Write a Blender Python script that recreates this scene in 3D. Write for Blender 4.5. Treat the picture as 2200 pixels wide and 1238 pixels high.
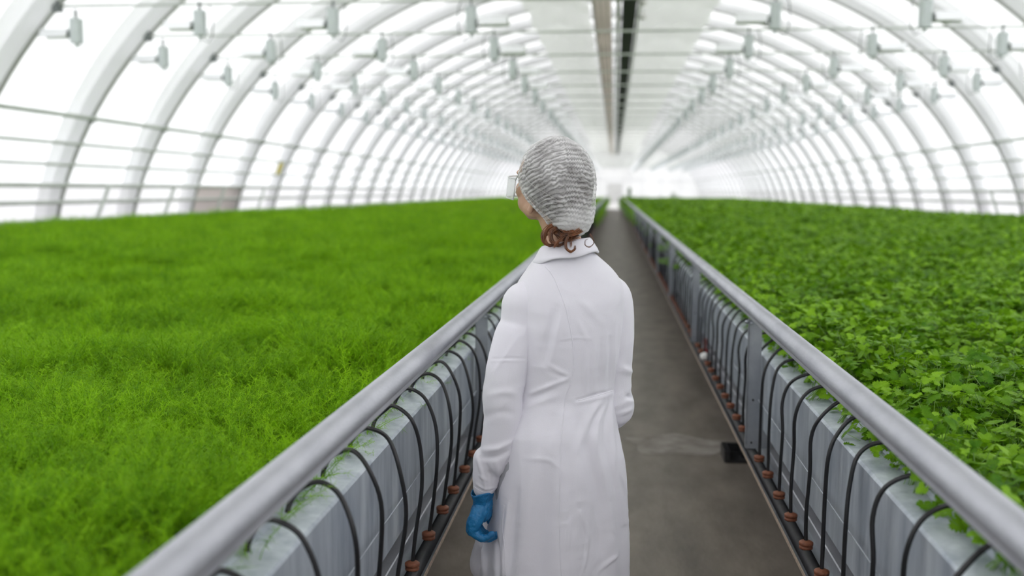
import bpy, bmesh, math, random
import numpy as np
from mathutils import Vector, Matrix
from mathutils.bvhtree import BVHTree
random.seed(7); rng = np.random.default_rng(7)
for o in list(bpy.data.objects): bpy.data.objects.remove(o)
scn = bpy.context.scene; col = scn.collection

# ------------------------------------------------------------------ camera, sky, exposure
W, H, F, ROLL, VP, CAMZ = 2200, 1238, 2139.0, -0.005, (1320, 410), 1.55
def _rot(x, y):
    c, s = math.cos(ROLL), math.sin(ROLL); x -= W/2; y -= H/2
    return c*x - s*y, s*x + c*y
def _basis():
    vx, vy = _rot(*VP)
    f = np.array([vx/F, -vy/F, 1.0]); f /= np.linalg.norm(f)
    up = np.array([0, f[2], -f[1]]); up /= np.linalg.norm(up)
    rt = np.cross(f, up)
    if rt[0] < 0: rt = -rt
    return np.array([rt, f, up])
RB = _basis()
def cam2world(v):
    c, s = math.cos(ROLL), math.sin(ROLL); X, Y, Z = v
    return RB @ np.array([c*X + s*Y, -s*X + c*Y, Z])
def ray(px, py):
    """direction in the greenhouse of a measured point of the photograph"""
    return cam2world(((px-W/2)/F, -(py-H/2)/F, 1.0))
def at(px, py, Y):
    r = ray(px, py); return r*(Y/r[1]) + np.array([0, 0, CAMZ])
cd = bpy.data.cameras.new('camera'); cam = bpy.data.objects.new('camera', cd); col.objects.link(cam)
r_, u_, b_ = cam2world((1, 0, 0)), cam2world((0, 1, 0)), -cam2world((0, 0, 1))
cam.matrix_world = Matrix([[r_[i], u_[i], b_[i], (0, 0, CAMZ)[i]] for i in range(3)] + [[0, 0, 0, 1]])
cd.sensor_width = 36; cd.lens = F/W*36; cd.clip_start = .05; cd.clip_end = 600
cd.dof.use_dof = True; cd.dof.focus_distance = 2.80; cd.dof.aperture_fstop = 1.9
scn.camera = cam
wd = bpy.data.worlds.new('overcast_sky'); scn.world = wd; wd.use_nodes = True
wn = wd.node_tree.nodes; wl = wd.node_tree.links
bg = wn['Background']; bg.inputs[1].default_value = 1.85
tc = wn.new('ShaderNodeTexCoord'); sx = wn.new('ShaderNodeSeparateXYZ'); cr = wn.new('ShaderNodeValToRGB')
wl.new(tc.outputs['Generated'], sx.inputs[0]); wl.new(sx.outputs['Z'], cr.inputs[0]); wl.new(cr.outputs[0], bg.inputs[0])
cr.color_ramp.elements[0].position = 0.0; cr.color_ramp.elements[0].color = (.80, .82, .87, 1)
cr.color_ramp.elements[1].position = 0.8; cr.color_ramp.elements[1].color = (1.0, .99, 1.0, 1)
vs = scn.view_settings; vs.view_transform = 'Standard'; vs.look = 'None'; vs.gamma = 1; vs.use_curve_mapping = False; vs.exposure = 0.45

# ------------------------------------------------------------------ materials
def new_mat(name):
    m = bpy.data.materials.new(name); m.use_nodes = True
    return m, m.node_tree.nodes, m.node_tree.links
def mat(name, c, rough=.6, metal=0, var=.0, scale=8, bump=0, bscale=60, spec=.5, c2=None, stretch=None, sheen=0, trans=0, coat=0):
    m, n, l = new_mat(name); p = n['Principled BSDF']
    p.inputs['Roughness'].default_value = rough; p.inputs['Metallic'].default_value = metal
    p.inputs['Specular IOR Level'].default_value = spec
    if sheen: p.inputs['Sheen Weight'].default_value = sheen
    t = n.new('ShaderNodeTexCoord'); src = t.outputs['Object']
    if stretch:
        mp = n.new('ShaderNodeMapping'); mp.inputs['Scale'].default_value = stretch; l.new(src, mp.inputs[0]); src = mp.outputs[0]
    if var or c2:
        nz = n.new('ShaderNodeTexNoise'); nz.inputs['Scale'].default_value = scale; nz.inputs['Detail'].default_value = 6; nz.inputs['Roughness'].default_value = .62
        l.new(src, nz.inputs['Vector'])
        rp = n.new('ShaderNodeValToRGB'); l.new(nz.outputs[0], rp.inputs[0]); rp.color_ramp.elements[0].position = .32; rp.color_ramp.elements[1].position = .68
        d = c2 or tuple(min(1, v*(1-var)) for v in c)
        rp.color_ramp.elements[0].color = (*d, 1); rp.color_ramp.elements[1].color = (*(min(1, v*(1+var)) for v in c), 1)
        l.new(rp.outputs[0], p.inputs['Base Color'])
    else: p.inputs['Base Color'].default_value = (*c, 1)
    if bump:
        b = n.new('ShaderNodeBump'); b.inputs['Strength'].default_value = bump; b.inputs['Distance'].default_value = .01
        nb = n.new('ShaderNodeTexNoise'); nb.inputs['Scale'].default_value = bscale; nb.inputs['Detail'].default_value = 5
        l.new(src, nb.inputs['Vector']); l.new(nb.outputs[0], b.inputs['Height']); l.new(b.outputs[0], p.inputs['Normal'])
    return m
def film_mat(name, c, tw, var=.04):
    m, n, l = new_mat(name); out = n['Material Output']; n.remove(n['Principled BSDF'])
    tr = n.new('ShaderNodeBsdfTranslucent'); df = n.new('ShaderNodeBsdfDiffuse'); mx = n.new('ShaderNodeMixShader')
    t = n.new('ShaderNodeTexCoord'); nz = n.new('ShaderNodeTexNoise'); nz.inputs['Scale'].default_value = .35; nz.inputs['Detail'].default_value = 4
    rp = n.new('ShaderNodeValToRGB'); l.new(t.outputs['Object'], nz.inputs[0]); l.new(nz.outputs[0], rp.inputs[0])
    rp.color_ramp.elements[0].color = (*(v*(1-var) for v in c), 1); rp.color_ramp.elements[1].color = (*c, 1)
    rp.color_ramp.elements[0].position = .35; rp.color_ramp.elements[1].position = .65
    l.new(rp.outputs[0], tr.inputs[0]); l.new(rp.outputs[0], df.inputs[0])
    mx.inputs[0].default_value = tw; l.new(df.outputs[0], mx.inputs[1]); l.new(tr.outputs[0], mx.inputs[2]); l.new(mx.outputs[0], out.inputs[0])
    return m
def leaf_mat(name, ca, cb, rough=.45, spec=.4, tr=.35):
    m, n, l = new_mat(name); p = n['Principled BSDF']; out = n['Material Output']
    oi = n.new('ShaderNodeObjectInfo'); t = n.new('ShaderNodeTexCoord'); nz = n.new('ShaderNodeTexNoise'); nz.inputs['Scale'].default_value = 22
    l.new(t.outputs['Object'], nz.inputs[0])
    ad = n.new('ShaderNodeMath'); ad.operation = 'ADD'; l.new(oi.outputs['Random'], ad.inputs[0]); l.new(nz.outputs[0], ad.inputs[1])
    ml = n.new('ShaderNodeMath'); ml.operation = 'MULTIPLY_ADD'; l.new(ad.outputs[0], ml.inputs[0]); ml.inputs[1].default_value = .8; ml.inputs[2].default_value = -.3
    mc = n.new('ShaderNodeMix'); mc.data_type = 'RGBA'; mc.inputs[6].default_value = (*ca, 1); mc.inputs[7].default_value = (*cb, 1)
    l.new(ml.outputs[0], mc.inputs[0]); l.new(mc.outputs[2], p.inputs['Base Color'])
    p.inputs['Roughness'].default_value = rough; p.inputs['Specular IOR Level'].default_value = spec
    tl = n.new('ShaderNodeBsdfTranslucent'); mx = n.new('ShaderNodeMixShader'); mx.inputs[0].default_value = tr
    l.new(mc.outputs[2], tl.inputs[0]); l.new(p.outputs[0], mx.inputs[1]); l.new(tl.outputs[0], mx.inputs[2]); l.new(mx.outputs[0], out.inputs[0])
    return m
M = {}
M['film'] = film_mat('greenhouse_film', (.94, .942, .94), .59)
M['film_low'] = film_mat('side_curtain_film', (.90, .885, .885), .50, .10)
M['rib_shade_strip'] = film_mat('rib_shade_strip', (.94, .94, .95), .54, .03)  # extra layer standing in for the grey shading of the film at the ribs
M['shade'] = film_mat('shade_cloth', (.88, .895, .865), .52, .06)
M['pink'] = film_mat('pinkish_sheet', (.90, .855, .84), .50, .1)
M['endfilm'] = film_mat('end_wall_sheet', (.90, .90, .89), .46, .05)
M['galv'] = mat('galvanised_steel', (.44, .47, .51), .42, .55, c2=(.30, .325, .36), scale=5, bump=.12, bscale=120, stretch=(1, 1, 1))
M['galv_beam'] = mat('galvanised_beam', (.56, .61, .66), .40, .30, c2=(.27, .31, .37), scale=9, bump=.15, bscale=60, stretch=(1.5, 1.5, .25))
M['rail'] = mat('galvanised_pipe', (.50, .51, .55), .40, .45, c2=(.40, .41, .45), scale=14, bump=.10, bscale=160, stretch=(1, .35, 1))
M['post'] = mat('post_steel', (.34, .36, .39), .5, .4, c2=(.26, .28, .31), scale=12, bump=.1)
M['frame'] = mat('painted_frame_tube', (.56, .60, .55), .5, .1, var=.12, scale=2)
M['rib'] = mat('rib_tube', (.46, .47, .45), .5, .1, var=.12, scale=2)
M['whiteband'] = mat('white_band', (.82, .82, .83), .6)
M['concrete'] = mat('concrete_floor', (.285, .243, .203), .52, 0, c2=(.150, .127, .106), scale=3.0, bump=.25, bscale=30, stretch=(1.6, .6, 1))
M['pale_concrete'] = mat('pale_concrete', (.80, .79, .77), .8, 0, var=.05)
M['snow'] = mat('snowy_ground', (.70, .72, .76), .9, var=.05, scale=.3)
M['rubber'] = mat('black_rubber', (.012, .012, .014), .35, spec=.5)
M['plastic'] = mat('black_plastic', (.018, .018, .02), .38, var=.3, scale=30)
M['clay'] = mat('terracotta_rubber', (.26, .085, .038), .6, c2=(.16, .055, .028), scale=90, bump=.2, bscale=200)
M['lampbox'] = mat('ballast_grey', (.60, .65, .65), .5, .1, var=.05)
M['reflector'] = mat('reflector_white', (.93, .94, .96), .35, .1)
M['lampglass'] = mat('lamp_bulb', (.85, .86, .85), .1)
M['cable'] = mat('grey_cable', (.18, .20, .20), .6)
M['darkgreen'] = mat('dark_green_sheet', (.018, .030, .012), .8, c2=(.010, .018, .008), scale=3)
M['tan'] = film_mat('tan_slats', (.90, .84, .79), .55, .12)
M['greenrod'] = mat('green_rod', (.08, .16, .06), .6)
M['soil'] = mat('dark_substrate', (.012, .02, .008), .95, var=.3, scale=12)
M['dill'] = leaf_mat('dill_foliage', (.105, .28, .003), (.37, .68, .012), .6, .12, .34)
M['parsley'] = leaf_mat('parsley_foliage', (.055, .185, .003), (.30, .56, .022), .45, .18, .36)
M['stem'] = mat('plant_stem', (.16, .30, .06), .5)
M['yellow'] = mat('yellow_tag', (.80, .66, .05), .5)
M['red'] = mat('red_plastic', (.50, .04, .04), .4)
M['whiteplastic'] = mat('white_plastic', (.75, .74, .72), .5)
M['rust'] = mat('rusty_edge', (.42, .33, .26), .6, var=.25, scale=40)

# ------------------------------------------------------------------ mesh helpers
def mesh_obj(name, verts, faces, m, parent=None, smooth=False, loc=None, mats=None):
    me = bpy.data.meshes.new(name); me.from_pydata([tuple(v) for v in verts], [], [tuple(f) for f in faces]); me.update()
    if mats:
        for q in mats: me.materials.append(q)
    elif m: me.materials.append(m)
    if smooth: me.polygons.foreach_set('use_smooth', [True]*len(me.polygons))
    o = bpy.data.objects.new(name, me); col.objects.link(o)
    if parent: o.parent = parent
    if loc is not None: o.location = loc
    return o
def tag(o, label=None, cat=None, group=None, kind=None):
    if label: o['label'] = label
    if cat: o['category'] = cat
    if group: o['group'] = group
    if kind: o['kind'] = kind
    return o
def empty(name, loc, label=None, cat=None, group=None):
    o = bpy.data.objects.new(name, None); col.objects.link(o); o.location = loc; o.empty_display_size = .1
    return tag(o, label, cat, group)
def copy_tree(o, parent=None):
    c = o.copy(); col.objects.link(c)
    if parent: c.parent = parent
    for ch in o.children: copy_tree(ch, c)
    return c
class MB:
    def __init__(s): s.v = []; s.f = []
    def add(s, v, f):
        n = len(s.v); s.v += [tuple(p) for p in v]; s.f += [tuple(i+n for i in q) for q in f]; return s
    def box(s, x0, x1, y0, y1, z0, z1):
        return s.add([(x0, y0, z0), (x1, y0, z0), (x1, y1, z0), (x0, y1, z0), (x0, y0, z1), (x1, y0, z1), (x1, y1, z1), (x0, y1, z1)],
                     [(0, 3, 2, 1), (4, 5, 6, 7), (0, 1, 5, 4), (1, 2, 6, 5), (2, 3, 7, 6), (3, 0, 4, 7)])
    def prism(s, prof, y0, y1, ax='y'):
        n = len(prof)
        P = (lambda a, b, t: (a, t, b)) if ax == 'y' else ((lambda a, b, t: (t, a, b)) if ax == 'x' else (lambda a, b, t: (a, b, t)))
        v = [P(a, b, y0) for a, b in prof] + [P(a, b, y1) for a, b in prof]
        f = [(i, (i+1) % n, n+(i+1) % n, n+i) for i in range(n)] + [tuple(range(n))[::-1], tuple(range(n, 2*n))]
        return s.add(v, f)
    def tube(s, pts, rad, n=10, cap=True):
        pts = [np.array(p, float) for p in pts]; k = len(pts)
        rad = [rad]*k if np.isscalar(rad) else rad
        tan = [pts[min(i+1, k-1)]-pts[max(i-1, 0)] for i in range(k)]
        tan = [t/(np.linalg.norm(t)+1e-12) for t in tan]
        a = np.array([0, 0, 1.0]) if abs(tan[0][2]) < .9 else np.array([1.0, 0, 0])
        u = np.cross(tan[0], a); u /= np.linalg.norm(u); vs_ = []
        for i in range(k):
            u = u-tan[i]*u.dot(tan[i]); u /= np.linalg.norm(u); w = np.cross(tan[i], u)
            for j in range(n):
                t = 2*math.pi*j/n; vs_.append(pts[i]+rad[i]*(math.cos(t)*u+math.sin(t)*w))
        f = [(i*n+j, i*n+(j+1) % n, (i+1)*n+(j+1) % n, (i+1)*n+j) for i in range(k-1) for j in range(n)]
        if cap: f += [tuple(range(n))[::-1], tuple(range((k-1)*n, k*n))]
        return s.add(vs_, f)
    def ell(s, c, r, R=None, nu=20, nv=14):
        c = np.array(c, float); v = []; f = []
        for i in range(nv+1):
            ph = math.pi*i/nv
            for j in range(nu):
                t = 2*math.pi*j/nu; p = np.array([r[0]*math.sin(ph)*math.cos(t), r[1]*math.sin(ph)*math.sin(t), r[2]*math.cos(ph)])
                v.append(c+(R@p if R is not None else p))
        for i in range(nv):
            for j in range(nu):
                q = (i*nu+j, (i+1)*nu+j, (i+1)*nu+(j+1) % nu, i*nu+(j+1) % nu); f.append(q)
        return s.add(v, f)
    def build(s, name, m, parent=None, smooth=False, loc=None):
        return mesh_obj(name, s.v, s.f, m, parent, smooth, loc)
def cyl(s, c, r, z0, z1, n=16):
    return s.tube([(c[0], c[1], z0), (c[0], c[1], z1)], r, n)
ORD = 'first second third fourth fifth sixth seventh eighth ninth tenth eleventh twelfth thirteenth fourteenth fifteenth sixteenth seventeenth eighteenth nineteenth twentieth'.split()
def vhash(ix, iy, iz):
    h = (ix*374761393 + iy*668265263 + iz*2147483647 + 1013904223) & 0xffffffff
    h = ((h ^ (h >> 13))*1274126177) & 0xffffffff
    return ((h ^ (h >> 16)) & 0xffff)/32767.5-1
def vn(p):
    p = np.asarray(p, float); i = np.floor(p).astype(np.int64); f = p-i; f = f*f*(3-2*f); r = 0
    for dx in (0, 1):
        for dy in (0, 1):
            for dz in (0, 1):
                w = (f[:, 0] if dx else 1-f[:, 0])*(f[:, 1] if dy else 1-f[:, 1])*(f[:, 2] if dz else 1-f[:, 2])
                r = r+w*vhash(i[:, 0]+dx, i[:, 1]+dy, i[:, 2]+dz)
    return r
def sstep(a, b, x):
    t = np.clip((x-a)/(b-a), 0, 1); return t*t*(3-2*t)

# ------------------------------------------------------------------ the greenhouse shell
Y0, DY, KN, KE = 15.65, 3.17, -9, 36           # first visible frame, bay length, frame range
YB, YE = Y0+KN*DY, Y0+KE*DY
def arch(t, off=0.0):
    """t = 0 at the left foot, 1 at the right foot"""
    zb = -.6; a, b = 11.2+off, 8.56+off
    t0 = math.asin(.6/8.56); ang = math.pi-t0-(math.pi-2*t0)*t
    return a*math.cos(ang), zb+b*math.sin(ang)
NT = 72
def shell(name, m, ta, tb, nt, amp=.34):
    V = []; Fc = []; nb = 10
    ys = [(k, j/nb) for k in range(KN, KE) for j in range(nb)] + [(KE, 0.0)]
    for k, u in ys:
        for i in range(nt+1):
            t = ta+(tb-ta)*i/nt
            env = min(1, 6*t, 6*(1-t))
            x, z = arch(t, .06+amp*env*(max(0.0, 1-(2*u-1)**2)**.55))
            V.append((x, Y0+(k+u)*DY, z))
    n = nt+1
    for a in range(len(ys)-1):
        for i in range(nt): Fc.append((a*n+i, a*n+i+1, (a+1)*n+i+1, (a+1)*n+i))
    return tag(mesh_obj(name, V, Fc, m, smooth=True), kind='structure')
def t_of_z(z):
    t0 = math.asin(.6/8.56); ang = math.pi-math.asin((z+.6)/8.56); return (math.pi-t0-ang)/(math.pi-2*t0)
TL, TH = t_of_z(1.62), t_of_z(4.45)
shell('wall_left', M['film'], TL, TH, 14); shell('wall_right', M['film'], 1-TH, 1-TL, 14); shell('ceiling', M['film'], TH, 1-TH, 34)
lowL = shell('trim_1', M['film_low'], 0, TL, 6); lowR = shell('trim_2', M['film_low'], 1-TL, 1, 6)
def endwall(name, y, m, lowz):
    V = [(arch(i/60)[0], y, arch(i/60)[1]) for i in range(61)]; n = 61
    o = mesh_obj(name, V+[(x, y+.05, z) for x, _, z in V], [tuple(range(n)), tuple(range(n, 2*n))[::-1]]+[(i, (i+1) % n, n+(i+1) % n, n+i) for i in range(n)], m)
    return tag(o, kind='structure')
endwall('wall_back', YB-.2, M['film'], 0)
# far end wall, built of separate sheets in a frame, with a door opening
e = tag(MB().box(-.9, .9, YE-.02, YE+.02, 0, 2.4).build('door_1', M['endfilm']), kind='structure')
fr = MB().box(-.98, -.9, YE-.08, YE+.05, 0, 2.48).box(.9, .98, YE-.08, YE+.05, 0, 2.48).box(-.98, .98, YE-.08, YE+.05, 2.4, 2.48)
fr.build('door_frame', M['whiteband'], e)
endwall('wall_front', YE+.1, M['endfilm'], 0)
g = MB()
for x in (-8.5, -6, -3.6, -2.0, 2.0, 3.6, 6, 8.5):
    z = -.6+8.56*math.sqrt(1-(x/11.2)**2); g.box(x-.05, x+.05, YE-.03, YE+.05, 0, z)
g.box(-10.5, 10.5, YE-.05, YE+.04, 2.9, 3.02).box(-9, 9, YE-.05, YE+.04, 4.4, 4.55)
tag(g.build('trim_3', M['whiteband']), kind='structure')
tag(MB().box(-11.6, 11.6, YB-.3, 85.0, -.12, 0).build('floor', M['concrete']), kind='structure')
tag(MB().box(-11.6, 11.6, 85.0, YE+.3, -.12, 0).build('floor_1', M['pale_concrete']), kind='structure')
tag(MB().box(-150, 150, -60, 260, -.4, -.13).build('ground', M['snow']), kind='structure')
# a pinkish sheet hung in one bay of the left side wall
def wall_x(z, off=0): return (11.2+off)*math.sqrt(max(0, 1-((z+.6)/(8.56+off))**2))
k = 3; y0, y1 = Y0+k*DY+.12, Y0+(k+1)*DY-.1; V = []; 
for i in range(7):
    z = .75+i*.14
    V += [(-wall_x(z)-.03, y0, z), (-wall_x(z)-.03, y1, z)]
V2 = V+[(x+.02, y, z) for x, y, z in V]
Fc = [(2*i, 2*i+1, 2*i+3, 2*i+2) for i in range(6)]+[(14+2*i+2, 14+2*i+3, 14+2*i+1, 14+2*i) for i in range(6)]+[(0, 14, 15, 1), (12, 13, 27, 26)]+[(2*i, 2*i+2, 16+2*i, 14+2*i) for i in range(6)]+[(2*i+3, 2*i+1, 15+2*i, 17+2*i) for i in range(6)]
tag(mesh_obj('side_sheet', V2, Fc, M['pink']), 'pinkish plastic sheet filling one low bay of the left wall', 'sheet')

# arched frames: rib, tie bar, brackets, added strips that imitate the shade beside the rib
def make_frame():
    root = empty('arched_frame', (0, 0, 0))
    MB().tube([(*[arch(i/NT)[0]], 0, arch(i/NT)[1]) for i in range(NT+1)], .045, 8).build('rib', M['rib'], root, True)
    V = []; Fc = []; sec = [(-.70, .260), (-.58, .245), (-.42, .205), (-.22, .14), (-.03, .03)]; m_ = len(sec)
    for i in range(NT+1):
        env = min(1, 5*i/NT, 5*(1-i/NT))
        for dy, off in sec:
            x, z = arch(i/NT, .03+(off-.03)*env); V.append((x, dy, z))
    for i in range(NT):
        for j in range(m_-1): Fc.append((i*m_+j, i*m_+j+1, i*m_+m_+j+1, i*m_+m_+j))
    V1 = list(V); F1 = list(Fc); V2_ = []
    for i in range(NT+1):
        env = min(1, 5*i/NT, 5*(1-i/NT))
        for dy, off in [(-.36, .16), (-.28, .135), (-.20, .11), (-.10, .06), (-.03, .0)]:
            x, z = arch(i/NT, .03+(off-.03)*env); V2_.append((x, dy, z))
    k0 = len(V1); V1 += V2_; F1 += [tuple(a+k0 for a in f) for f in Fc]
    mesh_obj('rib_shade_strip', V1, F1, M['rib_shade_strip'], root, True)  # two added layers, stepping the imitated shade darker towards the rib
    z = 4.48; x = wall_x(z)
    MB().tube([(-x, 0, z), (x, 0, z)], .021, 8).build('tie_bar', M['frame'], root, True)
    for s in (-1, 1):
        MB().box(s*x-.06, s*x+.06, -.07, .07, z-.09, z+.09).build('bracket', M['cable'], root)
        zz = 2.9; MB().box(s*wall_x(zz)-.05, s*wall_x(zz)+.05, -.05, .05, zz-.07, zz+.07).build('bracket', M['cable'], root)
    return root
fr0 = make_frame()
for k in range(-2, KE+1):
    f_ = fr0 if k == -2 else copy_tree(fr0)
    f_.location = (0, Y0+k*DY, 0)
    if k < 0: lb = 'pale steel arched frame with tie bar overhead, nearer than the first one in view'
    elif k < 12: lb = f'pale steel arched frame with tie bar, {ORD[k]} in view counted from the near end'
    else: lb = 'blurred steel arched frame with tie bar in the far half of the greenhouse'
    tag(f_, lb, 'frame', 'arched frames spanning the greenhouse')
# wall rails
zs = [2.90, 2.40, 2.00, 1.60, 1.27, .90]; nm = ['highest', 'second highest', 'third highest', 'fourth highest', 'second lowest', 'lowest']
rr = [.042, .030, .028, .042, .040, .036]
for s, sd in ((-1, 'left'), (1, 'right')):
    for z, n_, r in zip(zs, nm, rr):
        x = s*(wall_x(z)-.09)
        o = MB().tube([(x, YB, z), (x, YE, z)], r, 8).build('wall_rail', M['frame'], None, True)
        tag(o, f'{n_} of the horizontal pipes along the {sd} greenhouse wall', 'pipe', f'horizontal pipes along the {sd} wall')
# leaning struts low on the walls
for s, sd in ((-1, 'left'), (1, 'right')):
    for j, k in enumerate((1, 2, 3, 4)):
        y = Y0+k*DY
        o = MB().tube([(s*(wall_x(.4)-.2), y+.85, .3), (s*(wall_x(1.6)-.16), y+1.45, 1.62)], .04, 8).build('wall_strut', M['frame'], None, True)
        tag(o, f'leaning strut low on the {sd} wall, {ORD[j]} from the near end', 'strut', f'leaning struts on the {sd} wall')
yt = Y0+4.62*DY
o = MB().prism([(-wall_x(2.35)+.14, 2.35), (-wall_x(2.35)+.17, 2.35), (-wall_x(2.02)+.2, 2.02), (-wall_x(2.02)+.17, 2.02)], yt, yt+.32).build('wall_tag', M['yellow'])
tag(o, 'small yellow tag hanging on the left wall pipes', 'tag')

# shade cloths, vent band and slatted tray along the ridge
def cloth(name, xa, xb, z, flip, lb):
    V = []; Fc = []; nx, nb = 16, 14; ys = [Y0+(k+j/nb)*DY for k in range(KN, KE) for j in range(nb)]+[YE-.3]
    for y in ys:
        u = ((y-Y0)/DY) % 1.0
        for i in range(nx+1):
            q = i/nx; w = q if flip else 1-q       # w = 1 on the outer edge
            sag = .80*math.sin(math.pi*((u+.35*w) % 1.0))**.9
            ph = .04*math.sin(9*q+5*u)+.03*math.sin(17*q-4*u)
            V.append((xa+(xb-xa)*q, y, z-.38+sag*(.35+.65*(1-w))*.75+.45*math.sin(math.pi*q)*.4+ph))
    n = nx+1
    for a in range(len(ys)-1):
        for i in range(nx): Fc.append((a*n+i, a*n+i+1, (a+1)*n+i+1, (a+1)*n+i))
    o = mesh_obj(name, V, Fc, M['shade'], None, True)
    return tag(o, lb, 'cloth')
cloth('shade_cloth', -2.5, -.80, CAMZ+5.2, False, 'long sagging white shade cloth under the roof, left of the dark band')
cloth('shade_cloth', .66, 2.65, CAMZ+5.2, True, 'long sagging white shade cloth under the roof, right of the dark band')
HZ = CAMZ+4.62
o = MB().box(.130, .50, YB, YE-.4, HZ, HZ+.22).build('dark_vent_duct', M['darkgreen']); tag(o, 'long dark green duct running down the middle of the roof', 'duct')
tr = empty('slatted_tray', (-.385, YB, HZ), 'tan slatted tray under the roof, left of the dark green duct', 'tray')
g = MB(); y = 0.0
while y < YE-YB-1: g.box(-.225, .225, y, y+.62, .02, .05); y += .8
g.build('slats', M['tan'], tr)
for x in (-.17, -.03, .11): MB().box(x-.012, x+.012, 0, YE-YB-1, -.01, .02).build('rod', M['greenrod'], tr)
for x in (-.235, .235): MB().box(x-.012, x+.012, 0, YE-YB-1, -.02, .07).build('side_rail', M['whiteband'], tr)
for x, sd in ((.03, 'left'), (.545, 'right')):
    o = MB().box(x-.055 if x < .1 else x-.02, x+.055, YB, YE-.4, HZ+.03, HZ+.1).build('white_channel', M['whiteband'])
    tag(o, f'white channel along the roof, tight on the {sd} of the dark duct', 'channel')
for i, (px, py) in enumerate(((1329, 40), (1382, 5), (1381, 36))):
    p = at(px, py, 1.0); Y = (HZ-CAMZ-.02)/(p[2]-CAMZ); p = at(px, py, Y)
    o = MB().ell(p, (.09, .09, .09)).build('globe_fitting', M['whiteplastic'], None, True)
    MB().tube([p+np.array([0, 0, .08]), p+np.array([0, 0, .2])], .012, 8).build('stem', M['cable'], o)
    tag(o, f'small white round fitting by the dark roof duct, {["the one left of it", "higher one on its right", "lower one on its right"][i]}', 'fitting')

# ------------------------------------------------------------------ grow lamps
def lamp_parts(s):
    """s = side (+1 / -1) the reflector points to; origin at the tie bar above the ballast"""
    P = {}
    P['ballast'] = ('lampbox', MB().prism([(-.08, -.07), (-.05, -.09), (.05, -.09), (.08, -.07), (.08, .07), (.05, .09), (-.05, .09), (-.08, .07)], -.50, -.10, 'z')
                    .tube([(0, 0, -.50), (0, 0, -.56)], .03, 8))
    a, b = (.12*s, .58*s)
    P['reflector'] = ('reflector', MB().prism([(-.14, -.40), (-.05, -.26), (.05, -.26), (.14, -.40), (.125, -.40), (.045, -.275), (-.045, -.275), (-.125, -.40)], min(a, b), max(a, b), 'x'))
    P['socket'] = ('cable', MB().box(min(.07*s, .14*s), max(.07*s, .14*s), -.04, .04, -.40, -.30))
    P['bulb'] = ('lampglass', MB().tube([(.14*s, 0, -.34), (.42*s, 0, -.34), (.48*s, 0, -.34)], [.03, .035, .012], 8))
    P['hanger'] = ('cable', MB().box(-.012, .012, -.03, -.018, -.12, .035).box(-.012, .012, .018, .03, -.12, .035).box(-.012, .012, -.03, .03, .025, .04))
    cp = [(-.06*s, 0, -.55), (-.13*s, .01, -.60), (-.20*s, .01, -.50), (-.215*s, 0, -.30), (-.20*s, 0, -.10), (-.15*s, 0, .0)]
    P['cable'] = ('cable', MB().tube(cp, .009, 6))
    return P
def make_lamp(s):
    r = empty('grow_lamp', (0, 0, 0))
    for n_, (m, mb) in lamp_parts(s).items(): mb.build(n_, M[m], r, n_ in ('bulb', 'cable'))
    return r
def make_small_lamp(s):
    g = MB(); mi = []; keys = ['lampbox', 'reflector', 'lampglass', 'cable']
    for n_, (m, mb) in lamp_parts(s).items():
        a = len(g.f); g.add(mb.v, mb.f); mi += [keys.index(m)]*(len(g.f)-a)
    o = mesh_obj('grow_lamp', g.v, g.f, None, mats=[M[q] for q in keys]); o.data.polygons.foreach_set('material_index', mi); return o
protos = {}; used = set()
XL = [(-8.70, -1), (-6.60, -1), (-4.42, -1), (-2.25, 1), (2.38, -1), (4.57, 1), (6.80, 1), (8.55, 1)]
cn = ['outermost', 'second outermost', 'second', 'first', 'first', 'second', 'second outermost', 'outermost']
for k in range(0, KE+1):
    if k == KE: continue
    for i, (x, s) in enumerate(XL):
        key = (s, k < 10)
        if key not in protos: protos[key] = make_lamp(s) if k < 10 else make_small_lamp(s)
        o = protos[key] if key not in used else copy_tree(protos[key]); used.add(key)
        o.location = (x+random.uniform(-.03, .03), Y0+k*DY, 4.48-(.10 if abs(x) > 8.6 else 0)); o.rotation_euler = (0, random.uniform(-.02, .02), random.uniform(-.06, .06))
        sd = 'left' if x < 0 else 'right'
        if k < 16: lb = f'grow lamp on the {ORD[k]} tie bar in view, {cn[i]} one on the {sd}'
        else: lb = f'tiny blurred grow lamp in the far half, {cn[i]} row on the {sd}'
        tag(o, lb, 'lamp', 'grow lamps hung on the tie bars')

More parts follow.
